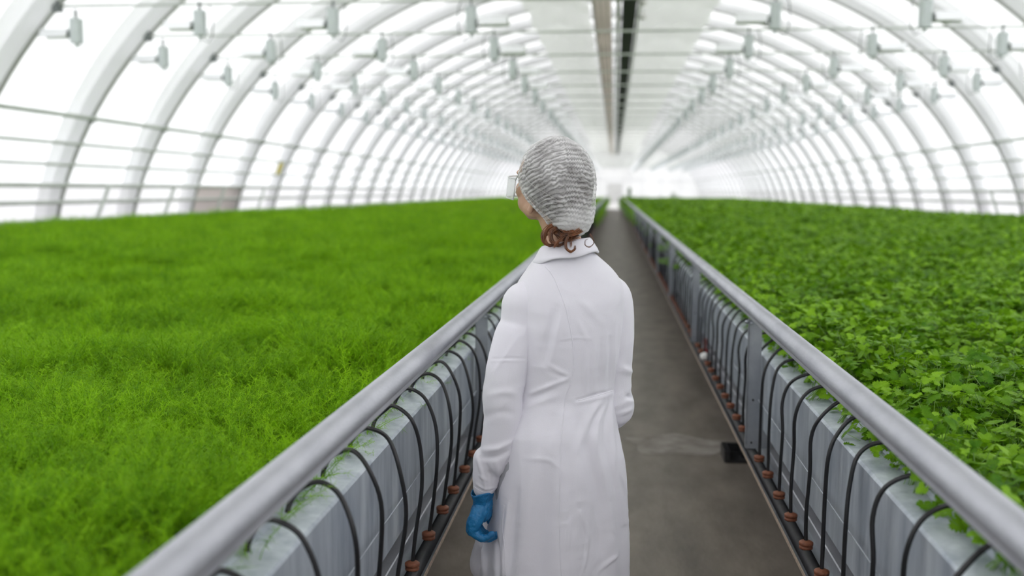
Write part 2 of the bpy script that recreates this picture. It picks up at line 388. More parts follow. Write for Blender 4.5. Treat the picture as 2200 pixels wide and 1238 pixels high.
# ------------------------------------------------------------------ benches, handrails, pipes and hoses
YF, YN = 83.8, .35
for s, sd, bx, rx, px_ in ((1, 'right', .61, .565, .573), (-1, 'left', .58, .537, .537)):
    S = (lambda p, s=s: [(s*a, b) for a, b in p])
    bench = empty('growing_bench', (0, 0, 0), f'long galvanised growing bench on the {sd} of the walkway', 'bench')
    zt, zb = CAMZ-.666, CAMZ-.955
    prof = [(bx, zb), (bx, zt), (bx+.006, zt+.006), (bx+.075, zt+.012), (bx+.080, zt+.022), (bx+.125, zt+.022), (bx+.13, zt-.05), (bx+.124, zt-.05), (bx+.118, zt+.014), (bx+.06, zt+.004), (bx+.01, zt-.008), (bx+.01, zb+.008), (bx+.05, zb+.008), (bx+.05, zb)]
    MB().prism(S(prof), YN-1.2, YF).build('edge_beam', M['galv_beam'], bench)
    MB().prism(S([(9.72, zb+.1), (9.72, zt+.02), (9.76, zt+.02), (9.76, zb+.1)]), YN-1.2, YF).build('outer_edge', M['galv'], bench)
    MB().box(min(s*(bx+.12), s*9.74), max(s*(bx+.12), s*9.74), YN-1.2, YF, zt-.09, zt-.05).build('tray', M['galv'], bench)
    MB().box(min(s*(bx+.12), s*9.74), max(s*(bx+.12), s*9.74), YF-.02, YF+.02, zb+.1, zt+.02).build('end_plate', M['galv'], bench)
    y = 5.78-2.9*2
    while y < YF:
        for j, lx in enumerate((.80 if s > 0 and abs(y-5.78) < .1 else 1.05, 5.2, 9.4)):
            g = MB(); cyl(g, (s*lx, y), .055, 0.012, zt-.09, 12); g.box(s*lx-.13, s*lx+.1, y-.10, y+.10, 0, .015)
            if j == 0: g.box(min(s*(lx-.15), s*(lx-.12)), max(s*(lx-.15), s*(lx-.12)), y-.1, y+.1, 0, .07).box(min(s*(lx-.15), s*(lx+.1)), max(s*(lx-.15), s*(lx+.1)), y+.09, y+.105, 0, .07)
            g.build('leg', M['plastic' if lx == .80 else 'galv'], bench)
        y += 2.9 if y < 40 else 5.8
    # handrail
    rail = empty('handrail', (0, 0, 0), f'round galvanised handrail on posts along the {sd} growing bench', 'handrail')
    zr = CAMZ-.47
    MB().tube([(s*rx, YN, zr), (s*rx, YF+.1, zr)], .0295, 24).build('rail_pipe', M['rail'], rail, True)
    MB().prism(S([(rx-.022, zr-.016), (rx-.0215, zr-.031), (rx-.019, zr-.034), (rx+.012, zr-.036), (rx+.012, zr-.020)]), YN, YF).build('lower_lip', M['rail'], rail)
    posts = []; y = 4.02+(.0 if s > 0 else .05)
    first = None; ys = [y-2.9]+[y+2.88*i for i in range(28)]
    for y in ys:
        if first is None:
            w = .052
            g = MB().box(0, s*w, 0, .004, -1.035, -.508).box(0, s*.004, 0, .03, -1.035, -.508) if s > 0 else MB().box(s*w, 0, 0, .004, -1.035, -.508).box(s*w, s*w+.004, 0, .03, -1.035, -.508)
            first = g.build('post', M['post'], rail); p_ = first
            g2 = MB().box(min(s*.02, s*(bx-rx+.05)), max(s*.02, s*(bx-rx+.05)), .004, .010, -1.035, -.86)
            g2.build('foot_bracket', M['post'], first)
            g3 = MB().ell((-s*.006, .012, -.520), (.010, .012, .008), nu=8, nv=6).ell((s*.01, -.002, -.525), (.006, .006, .006), nu=8, nv=6); g3.build('bolt', M['galv'], first, True)
            MB().ell((s*.024, -.001, -.835), (.0045, .002, .0045), nu=8, nv=6).ell((s*.022, -.001, -1.01), (.0045, .002, .0045), nu=8, nv=6).build('hole', M['rubber'], first, True)
        else:
            p_ = copy_tree(first, rail)
        p_.location = (s*(rx-.022), y, CAMZ)
    zw = CAMZ-.835
    MB().tube([(s*(rx+.024), YN, zw), (s*(rx+.024), YF, zw)], .0021, 6).build('wire', M['galv'], rail, True)
    # lower angle carrying the feed pipe
    ang = empty('pipe_channel', (0, 0, 0), f'low galvanised angle strip carrying the black feed pipe, {sd} side', 'channel')
    zp = CAMZ-1.058
    MB().prism(S([(px_-.022, zp-.026), (px_-.022, zp-.022), (px_+.095, zp-.022), (px_+.095, zp-.026)]), YN, YF).build('shelf', M['galv'], ang)
    MB().prism(S([(px_-.0245, zp-.028), (px_-.0245, zp-.017), (px_-.0215, zp-.017), (px_-.0215, zp-.028)]), YN, YF).build('shelf_edge', M['rust'], ang)
    MB().prism(S([(px_+.060, zp-.022), (px_+.060, zp+.018), (px_+.063, zp+.021), (px_+.095, zp+.021), (px_+.095, zp-.022)]), YN, YF).build('upstand', M['rail'], ang)
    o = MB().tube([(s*px_, YN, zp), (s*px_, YF, zp)], .0205, 16).build('feed_pipe', M['plastic'], None, True)
    tag(o, f'black plastic feed pipe running low along the {sd} bench', 'pipe')
    # drip hoses
    def hose_mesh(v):
        r = random.Random(v*13+(1 if s > 0 else 5)); j = lambda a: r.uniform(-a, a)
        if s > 0: P = [(0, 0, .03), (j(.003), j(.004), .12), (.002+j(.003), j(.008), .25), (.004+j(.003), j(.012), .35+j(.008)), (.026+j(.004), j(.012), .420+j(.006)), (.078+j(.008), j(.015), .458+j(.008)), (.135+j(.008), j(.02), .448+j(.01)), (.185, j(.02), .395), (.205, j(.02), .33)]
        else: P = [(0, 0, .03), (-.010+j(.004), j(.006), .12), (-.028+j(.004), j(.010), .25), (-.024+j(.006), j(.012), .36), (.006+j(.006), j(.015), .440), (.047+j(.006), j(.015), .468+j(.006)), (.082+j(.006), j(.015), .462+j(.006)), (.103+j(.003), j(.01), .434), (.108, j(.01), .412)]
        P = [np.array((s*a, b, c)) for a, b, c in P]; Q = []
        for i in range(len(P)-1):
            p0, p1, p2, p3 = P[max(i-1, 0)], P[i], P[i+1], P[min(i+2, len(P)-1)]
            for t in np.linspace(0, 1, 5, endpoint=False):
                Q.append(.5*((2*p1)+(-p0+p2)*t+(2*p0-5*p1+4*p2-p3)*t*t+(-p0+3*p1-3*p2+p3)*t**3))
        Q.append(P[-1]); return MB().tube(Q, .0056, 8)
    hp = []
    y0 = 2.91 if s > 0 else 2.61; step = .237
    gm = MB(); 
    gm.tube([(0, 0, .0175), (0, 0, .020), (0, 0, .0265), (0, 0, .0275), (0, 0, .0295), (0, 0, .0305), (0, 0, .038), (0, 0, .040), (0, 0, .044)], [.015, .0195, .0195, .0165, .0165, .0205, .0205, .018, .008], 18)
    py_ = [y for y in ys]
    cnt = {}
    for i in range(-8, 140):
        y = y0+i*step+random.uniform(-.012, .012)
        if y < .8 or y > YF: continue
        v = i % 5
        while len(hp) <= v: hp.append(None)
        if hp[v] is None:
            h = hose_mesh(v).build('drip_hose', M['rubber'], None, True); gm.build('grommet', M['clay'], h, True); hp[v] = h
        else: h = copy_tree(hp[v])
        h.location = (s*px_, y, zp); h.rotation_euler = (0, 0, random.uniform(-.22, .22))
        b = sum(1 for q in py_ if q < y); cnt[b] = cnt.get(b, 0)+1
        if b <= 1: lb = f'black drip hose in a clay-coloured grommet, {ORD[cnt[b]-1]} before the near {sd} post'
        elif b <= 5: lb = f'black drip hose arching over the {sd} beam, {ORD[cnt[b]-1]} beyond the {ORD[b-2]} {sd} post'
        else: lb = f'one of the small blurred drip hoses far down the {sd} bench'
        tag(h, lb, 'hose', f'drip hoses along the {sd} bench')
    # hoses counted backwards from the near post for the first bay
    near = sorted([o for o in bpy.data.objects if o.name.startswith('drip_hose') and not o.parent and 'before the near '+sd in o.get('label', '')], key=lambda o: -o.location.y)
    for i, o in enumerate(near): o['label'] = f'black drip hose on a clay-coloured grommet, {ORD[i]} in front of the near {sd} post'
    far = MB()
    y = y0+140*step
    while y < YF-.2:
        far.tube([(s*px_, y, zp), (s*(px_-.01 if s < 0 else px_+.005), y, zp+.33), (s*(px_+.06), y, zp+.45), (s*(px_+.12), y, zp+.43)], .006, 4); y += step
    if far.v: tag(far.build('drip_hose_row', M['rubber']), f'far run of black drip hoses at the end of the {sd} bench', 'hoses', kind='stuff')

# small things by the second right post, and at the far end of the benches
zp = CAMZ-1.058
q = at(1505, 742, 6.35)
o = MB().box(-.008, .008, -.01, .01, -.05, .05).box(-.02, .02, -.012, .012, -.052, -.02).build('pipe_clip', M['red'], loc=(.60, 6.5, zp+.055)); tag(o, 'small red clip on the black feed pipe by the second right post', 'clip')
o = MB().ell((0, 0, 0), (.030, .034, .028)).tube([(0, .03, 0), (0, .07, 0)], .014, 10).build('pipe_plug', M['whiteplastic'], None, True, loc=(.573, 6.2, zp+.035)); tag(o, 'white plastic plug on the black feed pipe by the second right post', 'plug')
o = MB().tube([(1.25, 84.6, 0), (1.25, 84.6, 1.72)], .14, 12).tube([(1.25, 84.6, 1.72), (1.25, 84.6, 1.80)], [.17, .1], 12).build('green_stand', M['greenrod']); tag(o, 'narrow green stand at the far end of the right handrail', 'stand')
o = MB().box(4.7, 5.5, 86, 86.6, 0, 1.15).box(4.85, 5.2, 86, 86.6, 1.15, 1.42).build('equipment_box', M['frame']); tag(o, 'grey equipment box beyond the far edge of the right crop', 'box')
# light worn patch on the floor
tpm = mat('worn_patch', (.40, .365, .33), .75, c2=(.22, .19, .165), scale=7, bump=.2)
V = [(.42+.34*math.cos(a)*(1+.22*math.sin(3*a+1)), 6.05+.24*math.sin(a)*(1+.2*math.sin(5*a)), .002) for a in np.linspace(0, 2*math.pi, 40, endpoint=False)]
o = mesh_obj('floor_2', V+[(x, y, .0005) for x, y, z in V], [tuple(range(40))]+[(i, 40+i, 40+(i+1) % 40, (i+1) % 40) for i in range(40)], tpm); tag(o, kind='structure')

# ------------------------------------------------------------------ crops (foliage nobody could count: one object per bed)
def dill_tuft(r):
    g = MB()
    for f in range(15):
        a = r.uniform(0, 2*math.pi); b0 = np.array([r.uniform(-.03, .03), r.uniform(-.03, .03), -.13]); L = r.uniform(.13, .19); lean = r.uniform(.3, 1.5)
        d = np.array([math.cos(a), math.sin(a), 0]); P = []
        for t in np.linspace(0, 1, 7): P.append(b0+d*L*lean*t**1.7*.75+np.array([0, 0, L*t*(1-.30*lean*t)]))
        g.tube(P, [.0008]*6+[.0003], 3, False)
        for q in range(54):
            t = r.uniform(.30, 1.0); i = min(int(t*6), 5); p = P[i]+(P[i+1]-P[i])*(t*6-i)
            b = r.uniform(0, 2*math.pi); u = np.array([math.cos(b), math.sin(b), r.uniform(-.25, .75)]); u /= np.linalg.norm(u)
            l = r.uniform(.012, .030); sd = np.cross(u, (0, 0, 1)); sd /= np.linalg.norm(sd); w = .00046
            cz = np.array([0, 0, -1])*l*r.uniform(0, .75)
            p1 = p+u*l*.55; p2 = p+u*l+cz
            g.add([p-sd*w, p+sd*w, p1+sd*w, p1-sd*w, p2], [(0, 1, 2, 3), (3, 2, 4)])
    return g
def leaf(g, p, fwd, up, L):
    side = np.cross(fwd, up); side /= np.linalg.norm(side)
    def lobed(p, f, sdv, l):
        out = [(0, 0), (.12, .12), (.15, .34), (.42, .24), (.32, .42), (.56, .58), (.30, .58), (.38, .78), (.17, .70), (.18, .92), (.06, .84), (0, 1.04)]
        n = len(out); v = []; fc = []
        for y_ in (0, .25, .45, .62, .75, .86, 1.0): v.append(p+f*l*y_+up*(.10*l*math.sin(y_*3)))
        m_ = len(v); mid = [0, 0, 1, 1, 2, 3, 3, 4, 4, 5, 5, 6]
        for sg in (-1, 1):
            a0 = len(v)
            for x, y_ in out[1:-1]: v.append(p+f*l*y_+sdv*sg*x*l+up*(l*(.10*math.sin(y_*3)+.16*x-.35*x*x)))
            ids = [0]+list(range(a0, a0+n-2))+[6]
            for i in range(n-1):
                q = [mid[i], ids[i], ids[i+1], mid[i+1]]; u_ = []
                for z in q:
                    if z not in u_: u_.append(z)
                if len(u_) >= 3: fc.append(tuple(u_) if sg > 0 else tuple(u_[::-1]))
        g.add(v, fc)
    lobed(p, fwd, side, L)
    for sg in (-1, 1):
        f2 = fwd*.38+side*sg*.92; f2 /= np.linalg.norm(f2); s2 = np.cross(f2, up); s2 /= np.linalg.norm(s2)
        lobed(p-fwd*.04*L, f2, s2, L*.82)
def parsley_tuft(r):
    g = MB(); gs = MB()
    for f in range(15):
        a = r.uniform(0, 2*math.pi); b0 = np.array([r.uniform(-.02, .02), r.uniform(-.02, .02), -.15]); L = r.uniform(.08, .175); out = r.uniform(.01, .095)
        d = np.array([math.cos(a), math.sin(a), 0]); top = b0+d*out+np.array([0, 0, L])
        gs.tube([b0, b0+d*out*.35+np.array([0, 0, L*.6]), top], [.0014, .0012, .0009], 4, False)
        fw = d*math.cos(.3)+np.array([0, 0, r.uniform(-.75, .45)]); tw = r.uniform(-.7, .7)
        c, s_ = math.cos(tw), math.sin(tw); fw = np.array([fw[0]*c-fw[1]*s_, fw[0]*s_+fw[1]*c, fw[2]]); fw /= np.linalg.norm(fw)
        up = np.array([r.uniform(-.65, .65), r.uniform(-.65, .65), 1.0]); up -= fw*up.dot(fw); up /= np.linalg.norm(up)
        leaf(g, top, fw, up, r.uniform(.022, .040))
    return g, gs
def crop_object(name, side, bx, m, tufts, stems, zones, tops, label):
    """one mesh: mound + tuft meshes + planting points; nodes place the tufts on the points"""
    V = []; Fc = []; kind = []; mi = []
    ext = []
    def put(g, k, mat_i):
        n = len(V); V.extend(g.v); Fc.extend(tuple(i+n for i in f) for f in g.f); kind.extend([k]*len(g.v)); mi.extend([mat_i]*len(g.f))
    def ztop(X, Y):
        p = np.stack([X, Y, X*0], 1); return tops+(.046*vn(p*[3.1, 3.1, 1]+5)+.038*vn(p*[7.3, 7.3, 1]) if side < 0 else .036*vn(p*[3.1, 3.1, 1]+5)+.026*vn(p*[8.3, 8.3, 1]))+.02*vn(p*[1.1, 1.1, 1])-(.055 if side < 0 else .035)*np.exp(-(np.abs(X)-bx-.13)/.05)
    # mound
    xs = np.concatenate([np.arange(bx+.135, 3.2, .10), np.arange(3.2, 9.75, .45), [9.75]]); ys = np.concatenate([np.arange(.0, 12, .12), np.arange(12, 83.8, .8), [83.8]])
    X, Y = np.meshgrid(xs, ys); Z = ztop((X*side).ravel(), Y.ravel())-.085; n0 = len(V); nx = len(xs)
    g = MB(); vv = np.stack([X.ravel()*side, Y.ravel(), Z], 1); ff = [(a*nx+i, a*nx+i+1, (a+1)*nx+i+1, (a+1)*nx+i) for a in range(len(ys)-1) for i in range(nx-1)]
    low = vv.copy(); low[:, 2] = CAMZ-.70; nn = len(vv); bd = [i for i in range(nx)]+[a*nx+nx-1 for a in range(1, len(ys))]+[(len(ys)-1)*nx+i for i in range(nx-2, -1, -1)]+[a*nx for a in range(len(ys)-2, 0, -1)]
    g.add(vv, ff); lo = [tuple((*vv[i][:2], CAMZ-.712)) for i in bd]; k0 = len(g.v); g.v += lo; L_ = len(bd)
    g.f += [(bd[i], bd[(i+1) % L_], k0+(i+1) % L_, k0+i) for i in range(L_)]+[tuple(range(k0, k0+L_))[::-1]]
    put(g, 50, 1)
    for i, t in enumerate(tufts): put(t, i+1, 0)
    for i, t in enumerate(stems): put(t, i+1, 2)
    rot = []; scl = []; var = []
    for (ya, yb, sp, sc, zo) in zones:
        yy = np.arange(ya, yb, sp); 
        for y in yy:
            xm = min(9.7, 1.05*y+2.0); xx = np.arange(bx+.15, xm, sp)
            if len(xx) == 0: continue
            px = xx+rng.uniform(-.45, .45, len(xx))*sp; py = y+rng.uniform(-.45, .45, len(xx))*sp; px = np.maximum(px, bx+(.14 if side < 0 else .085))
            z = ztop(px*side, py)
            for a, b, c in zip(px*side, py, z):
                V.append((a, b, c+zo+rng.uniform(-.014, .014)*sc)); kind.append(0)
                ed = math.exp(-(abs(a)-bx-.14)/.05)
                rot.append((rng.uniform(-.28, .28), -side*.55*ed+rng.uniform(-.28, .28), rng.uniform(0, 6.283))); scl.append(sc*rng.uniform(.8, 1.2)); var.append(int(rng.integers(1, len(tufts)+1)))
    for y in np.arange(.4, 24, .042 if side > 0 else .12):          # plants spilling over the edge of the bed
        a = (bx+(.128 if side < 0 else .108)+rng.uniform(-.02, .03))*side
        V.append((a, y+rng.uniform(-.03, .03), CAMZ-(.61 if side < 0 else .595)+rng.uniform(-.03, .02))); kind.append(0)
        rot.append((rng.uniform(-.3, .3), -side*rng.uniform(.35, .85), rng.uniform(0, 6.283))); scl.append(rng.uniform(.6, .9)); var.append(int(rng.integers(1, len(tufts)+1)))
    me = bpy.data.meshes.new(name); me.from_pydata(V, [], Fc); me.update()
    for q in (m, M['soil'], M['stem']): me.materials.append(q)
    me.polygons.foreach_set('material_index', mi)
    nv = len(V); npts = len(rot)
    def attr(nm_, ty, arr, f='value'):
        a_ = me.attributes.new(nm_, ty, 'POINT'); a_.data.foreach_set(f, arr)
    attr('kind', 'INT', np.array(kind, np.int32))
    R_ = np.zeros((nv, 3), np.float32); R_[nv-npts:] = rot; attr('rot', 'FLOAT_VECTOR', R_.ravel(), 'vector')
    S_ = np.ones(nv, np.float32); S_[nv-npts:] = scl; attr('scl', 'FLOAT', S_)
    A_ = np.zeros(nv, np.int32); A_[nv-npts:] = var; attr('var', 'INT', A_)
    o = bpy.data.objects.new(name, me); col.objects.link(o)
    ng = bpy.data.node_groups.new(name+'_planting', 'GeometryNodeTree')
    ng.interface.new_socket('Geometry', in_out='INPUT', socket_type='NodeSocketGeometry'); ng.interface.new_socket('Geometry', in_out='OUTPUT', socket_type='NodeSocketGeometry')
    N = ng.nodes; Lk = ng.links; gi = N.new('NodeGroupInput'); go = N.new('NodeGroupOutput')
    def named(nm_, ty):
        x = N.new('GeometryNodeInputNamedAttribute'); x.data_type = ty; x.inputs[0].default_value = nm_; return [s_ for s_ in x.outputs if s_.enabled and s_.name == 'Attribute'][0]
    kd = named('kind', 'INT'); vr = named('var', 'INT'); rt = named('rot', 'FLOAT_VECTOR'); sc_ = named('scl', 'FLOAT')
    def eq(sk, v):
        c = N.new('FunctionNodeCompare'); c.data_type = 'INT'; c.operation = 'EQUAL'
        ins = [s_ for s_ in c.inputs if s_.enabled]; Lk.new(sk, ins[0]); ins[1].default_value = v; return c.outputs[0]
    def sep(sel):
        x = N.new('GeometryNodeSeparateGeometry'); x.domain = 'POINT'; Lk.new(gi.outputs[0], x.inputs[0]); Lk.new(sel, x.inputs[1]); return x.outputs[0]
    jn = N.new('GeometryNodeJoinGeometry'); Lk.new(sep(eq(kd, 50)), jn.inputs[0]); pts = sep(eq(kd, 0))
    for i in range(len(tufts)):
        ip = N.new('GeometryNodeInstanceOnPoints'); Lk.new(pts, ip.inputs['Points']); Lk.new(eq(vr, i+1), ip.inputs['Selection']); Lk.new(sep(eq(kd, i+1)), ip.inputs['Instance'])
        er = N.new('FunctionNodeEulerToRotation'); Lk.new(rt, er.inputs[0]); Lk.new(er.outputs[0], ip.inputs['Rotation']); Lk.new(sc_, ip.inputs['Scale'])
        Lk.new(ip.outputs[0], jn.inputs[0])
    Lk.new(jn.outputs[0], go.inputs[0])
    md = o.modifiers.new('planting', 'NODES'); md.node_group = ng
    print(name, 'points', npts, 'faces', len(Fc))
    return tag(o, label, 'herbs', kind='stuff')
rr_ = random.Random(3)
dts = [dill_tuft(rr_) for _ in range(4)]
pts_ = [parsley_tuft(rr_) for _ in range(5)]
crop_object('dill_crop', -1, .58, M['dill'], dts, [], [(.3, 9, .064, 1.0, .035), (9, 26, .15, 1.7, .03), (26, 83.7, .34, 3.0, -.03)], .935, 'feathery light green dill filling the whole left bed')
crop_object('parsley_crop', 1, .61, M['parsley'], [a for a, b in pts_], [b for a, b in pts_], [(.3, 9, .072, 1.0, .04), (9, 26, .15, 1.5, .03), (26, 83.7, .34, 3.0, -.03)], .935, 'leafy dark green parsley filling the whole right bed')
#PERSON
# ------------------------------------------------------------------ the person
PX, PY, TH_ = -.135, 2.75, math.radians(22)
def Rz(a): c, s_ = math.cos(a), math.sin(a); return np.array([[c, -s_, 0], [s_, c, 0], [0, 0, 1.0]])
def Rx(a): c, s_ = math.cos(a), math.sin(a); return np.array([[1.0, 0, 0], [0, c, -s_], [0, s_, c]])
person = empty('person', (PX, PY, 0), 'person in a white lab coat and hairnet seen from behind in the walkway', 'person')
RB_ = Rz(TH_)
def L2(p): return RB_ @ np.array(p, float)          # body axes -> root axes
def W2(x, y, z): return np.array([x-PX, y-PY, z])   # world -> root axes
def fuse(mb, vox, it=4, lam=.5):
    """one continuous closed surface from overlapping closed pieces"""
    me = bpy.data.meshes.new('tmp'); me.from_pydata(mb.v, [], mb.f); me.update()
    o = bpy.data.objects.new('tmp', me); col.objects.link(o)
    bm = bmesh.new(); bm.from_mesh(me); bmesh.ops.recalc_face_normals(bm, faces=bm.faces); bm.to_mesh(me); bm.free()
    md = o.modifiers.new('r', 'REMESH'); md.mode = 'VOXEL'; md.voxel_size = vox
    dg = bpy.context.evaluated_depsgraph_get(); m2 = bpy.data.meshes.new_from_object(o.evaluated_get(dg))
    V = np.empty(len(m2.vertices)*3); m2.vertices.foreach_get('co', V); V = V.reshape(-1, 3)
    E_ = np.empty(len(m2.edges)*2, np.int64); m2.edges.foreach_get('vertices', E_); E_ = E_.reshape(-1, 2)
    Fc = [tuple(p.vertices) for p in m2.polygons]
    bpy.data.objects.remove(o); bpy.data.meshes.remove(me); bpy.data.meshes.remove(m2)
    deg = np.bincount(E_.ravel(), minlength=len(V)).astype(float)
    for k in range(it):
        A = np.zeros_like(V)
        for c in range(3): A[:, c] = (np.bincount(E_[:, 0], V[E_[:, 1], c], len(V))+np.bincount(E_[:, 1], V[E_[:, 0], c], len(V)))/deg
        V = V+(A-V)*lam
    return V, Fc
def normals(V, Fc):
    N_ = np.zeros_like(V); q = np.array([f if len(f) == 4 else (f[0], f[1], f[2], f[2]) for f in Fc])
    n = np.cross(V[q[:, 2]]-V[q[:, 0]], V[q[:, 3]]-V[q[:, 1]])
    for c in range(4): 
        for a in range(3): N_[:, a] += np.bincount(q[:, c], n[:, a], len(V))
    return N_/(np.linalg.norm(N_, axis=1, keepdims=True)+1e-12)
def spline(P, m=6):
    P = [np.array(p, float) for p in P]; Q = []
    for i in range(len(P)-1):
        p0, p1, p2, p3 = P[max(i-1, 0)], P[i], P[i+1], P[min(i+2, len(P)-1)]
        for t in np.linspace(0, 1, m, endpoint=False): Q.append(.5*((2*p1)+(-p0+p2)*t+(2*p0-5*p1+4*p2-p3)*t*t+(-p0+3*p1-3*p2+p3)*t**3))
    Q.append(P[-1]); return Q
def limb(g, P, m=5, n=16):
    """P: list of (x, y, z, r) -> smooth tapering limb with round ends"""
    Q = spline(P, m); g.tube([q[:3] for q in Q], [max(.002, q[3]) for q in Q], n)
    for q in (Q[0], Q[-1]): g.ell(q[:3], (q[3],)*3, nu=12, nv=8)
skin = mat('skin', (.54, .335, .235), .5, var=.06, scale=30, spec=.35)
glove_m = mat('blue_nitrile', (.012, .185, .42), .38, c2=(.008, .135, .33), scale=25, bump=.55, bscale=70)
coat_m = mat('white_cotton', (.76, .745, .81), .85, var=.02, scale=6, bump=.10, bscale=500, sheen=.2)
trou_m = mat('grey_trousers', (.42, .42, .46), .8)
shoe_m = mat('white_clogs', (.75, .75, .75), .5)
hair_m = mat('auburn_hair', (.27, .095, .030), .36, c2=(.050, .017, .008), scale=60, spec=.6, stretch=(1, 1, .15))

# ---- hands: root-space chains, left one hanging beside the coat with curled fingers
def hand_pieces(g, w, side, k=1.0):
    """w = wrist point (root axes); fingers hang down and curl towards +x*side"""
    X = np.array([side, 0, 0.0]); D = np.array([0, 0, -1.0]); Yv = np.array([0, 1.0, 0])
    def P(a, b, c): return w+X*a+Yv*b+D*c
    limb(g, [(*P(.002, 0, -.03), .022*k), (*P(0, 0, .0), .0240*k), (*P(-.006, .0, .025), .026*k)])
    # palm: fan of metacarpals
    base = [(-.034, .018), (-.013, .012), (.009, .004), (.030, -.004)]      # b offset at the knuckle: little finger nearest the viewer
    for i, (b, _) in enumerate(base):
        limb(g, [(*P(-.004, b*.5, .012), .020*k), (*P(-.018, b*.9, .038), .0190*k), (*P(-.026, b, .064), .0150*k)])
    # fingers: (segment lengths, radius, spread)
    seg = [(.029, .021, .019, .0088, .20), (.037, .025, .021, .0096, .06), (.041, .028, .022, .0102, -.06), (.037, .025, .021, .0100, -.20)]
    for (b, _), (l1, l2, l3, r, sp) in zip(base, seg):
        a0 = .72+sp*.6; p = P(-.026, b, .064); Q = [(*p, .0130*k)]; ang = a0
        for l, rr__, bend in ((l1, r*1.06, 0), (l2, r*.96, .80), (l3, r*.80, .60)):
            ang += bend; p = p+(D*math.cos(ang)+X*math.sin(ang))*l-Yv*sp*.010; Q.append((*p, rr__*k))
        limb(g, Q, 4, 12)
    # thumb leaves the side of the palm near its base, in front
    T = [P(.004, .022, .022), P(.014, .042, .045), P(.020, .050, .072), P(.030, .050, .094)]
    limb(g, [(*T[0], .0165*k), (*T[1], .0135*k), (*T[2], .0110*k), (*T[3], .0082*k)], 4, 12)
wl_ = W2(-.350, 2.672, .688); 
sR = L2((.152, -.01, 1.268)); eR = W2(.002, 2.80, .940)+np.array([0, 0, 0]); wr_ = eR+L2((-.045, .215, .02))
sL = L2((-.128, -.01, 1.245)); eL = W2(-.300, 2.665, .985)

# ---- body (one continuous surface: head, neck, trunk, limbs, hands)
HC = W2(-.177, 2.770, 1.568); PHI = math.radians(46); RH = Rz(PHI) @ Rx(math.radians(9))
def Hd(x, y, z): return HC+RH @ np.array([x, y, z], float)
g = MB()
def E_(c, r): g.ell(Hd(*c), r, RH, 24, 16)
E_((0, -.008, .022), (.074, .094, .086)); E_((0, .026, -.028), (.066, .062, .080)); E_((0, .030, -.072), (.053, .047, .035))
E_((0, .058, -.095), (.022, .018, .017)); E_((0, .056, .030), (.062, .040, .042)); E_((0, .070, -.064), (.024, .013, .015)); E_((0, .044, -.088), (.038, .034, .020))
for sx_ in (-1, 1):
    E_((sx_*.040, .056, -.026), (.027, .029, .030)); E_((sx_*.046, .014, -.070), (.020, .040, .026)); E_((sx_*.030, .084, .018), (.024, .014, .010))
    E_((sx_*.040, .040, -.058), (.026, .032, .032))
    E_((sx_*.076, -.020, -.036), (.006, .017, .030)); E_((sx_*.0755, -.014, -.070), (.008, .010, .013)); E_((sx_*.081, -.032, -.028), (.004, .008, .022))
g.tube([Hd(0, .090, .012), Hd(0, .103, -.020), Hd(0, .112, -.036)], [.007, .011, .014], 12); E_((0, .108, -.040), (.016, .012, .009))
E_((0, .081, -.058), (.021, .008, .0045)); E_((0, .079, -.067), (.018, .008, .0055))
limb(g, [(*L2((.0, -.012, 1.30)), .075), (*L2((-.004, -.012, 1.38)), .056), (*W2(-.146, 2.757, 1.44), .050), (*W2(-.160, 2.762, 1.49), .054), (*W2(-.168, 2.77, 1.55), .056)])
for z, a, b, cx in ((1.26, .125, .070, 0), (1.20, .145, .090, 0), (1.12, .135, .095, 0), (1.00, .118, .085, 0), (.90, .150, .105, -.01), (.80, .160, .115, -.02)): g.ell(L2((cx, 0, z)), (a, b, .10), RB_, 24, 14)
limb(g, [(*L2((-.05, 0, 1.26)), .04), (*(sL-np.array([0, 0, .01])), .034), (*((sL+eL)/2+np.array([.0, 0, 0])), .036), (*eL, .031), (*((eL+wl_)/2), .030), (*wl_, .022)])
limb(g, [(*L2((.05, 0, 1.26)), .04), (*(sR-np.array([.006, 0, .014])), .032), (*((sR+eR)/2), .036), (*eR, .032), (*((eR+wr_)/2), .030), (*wr_, .022)])
for sx_ in (-1, 1): limb(g, [(*L2((sx_*.075-.02, .0, .82)), .092), (*L2((sx_*.085-.02, .012, .62)), .072), (*L2((sx_*.088-.02, .010, .46)), .055), (*L2((sx_*.09-.02, -.012, .30)), .050), (*L2((sx_*.092-.02, -.01, .10)), .034), (*L2((sx_*.095-.02, .02, .05)), .036), (*L2((sx_*.10-.02, .12, .03)), .026)])
hand_pieces(g, wl_, 1, .60)
gR = MB(); hand_pieces(gR, np.zeros(3), 1, .60); RR = Rz(TH_+.35) @ Rx(math.radians(78)) 
gv = [wr_+RR @ (np.array(v)*np.array([-1, 1, 1])) for v in gR.v]; g.add(gv, [f[::-1] for f in gR.f])
V, Fc = fuse(g, .0042, 3)
body = mesh_obj('body', V, Fc, skin, person, True)
for sx_ in (-1, 1):
    e_ = MB().ell(Hd(sx_*.030, .084, .004), (.012, .012, .0115)).build('eye', M['whiteplastic'], body, True)
    MB().ell(Hd(sx_*.030, .0935, .004), (.005, .003, .005), RH, 12, 8).build('iris', M['rubber'], e_, True) if False else None
    MB().tube([Hd(sx_*.036, .084, .016), Hd(sx_*.026, .092, .019), Hd(sx_*.014, .094, .018)], [.002, .0028, .002], 6).build('eyebrow', hair_m, body, True)
g = MB()
for sx_ in (-1, 1): limb(g, [(*L2((sx_*.08-.02, .0, .80)), .098), (*L2((sx_*.085-.02, .01, .60)), .084), (*L2((sx_*.088-.02, .0, .35)), .072), (*L2((sx_*.092-.02, -.01, .09)), .066)])
V, Fc = fuse(g, .01, 3); mesh_obj('trousers', V, Fc, trou_m, person, True)
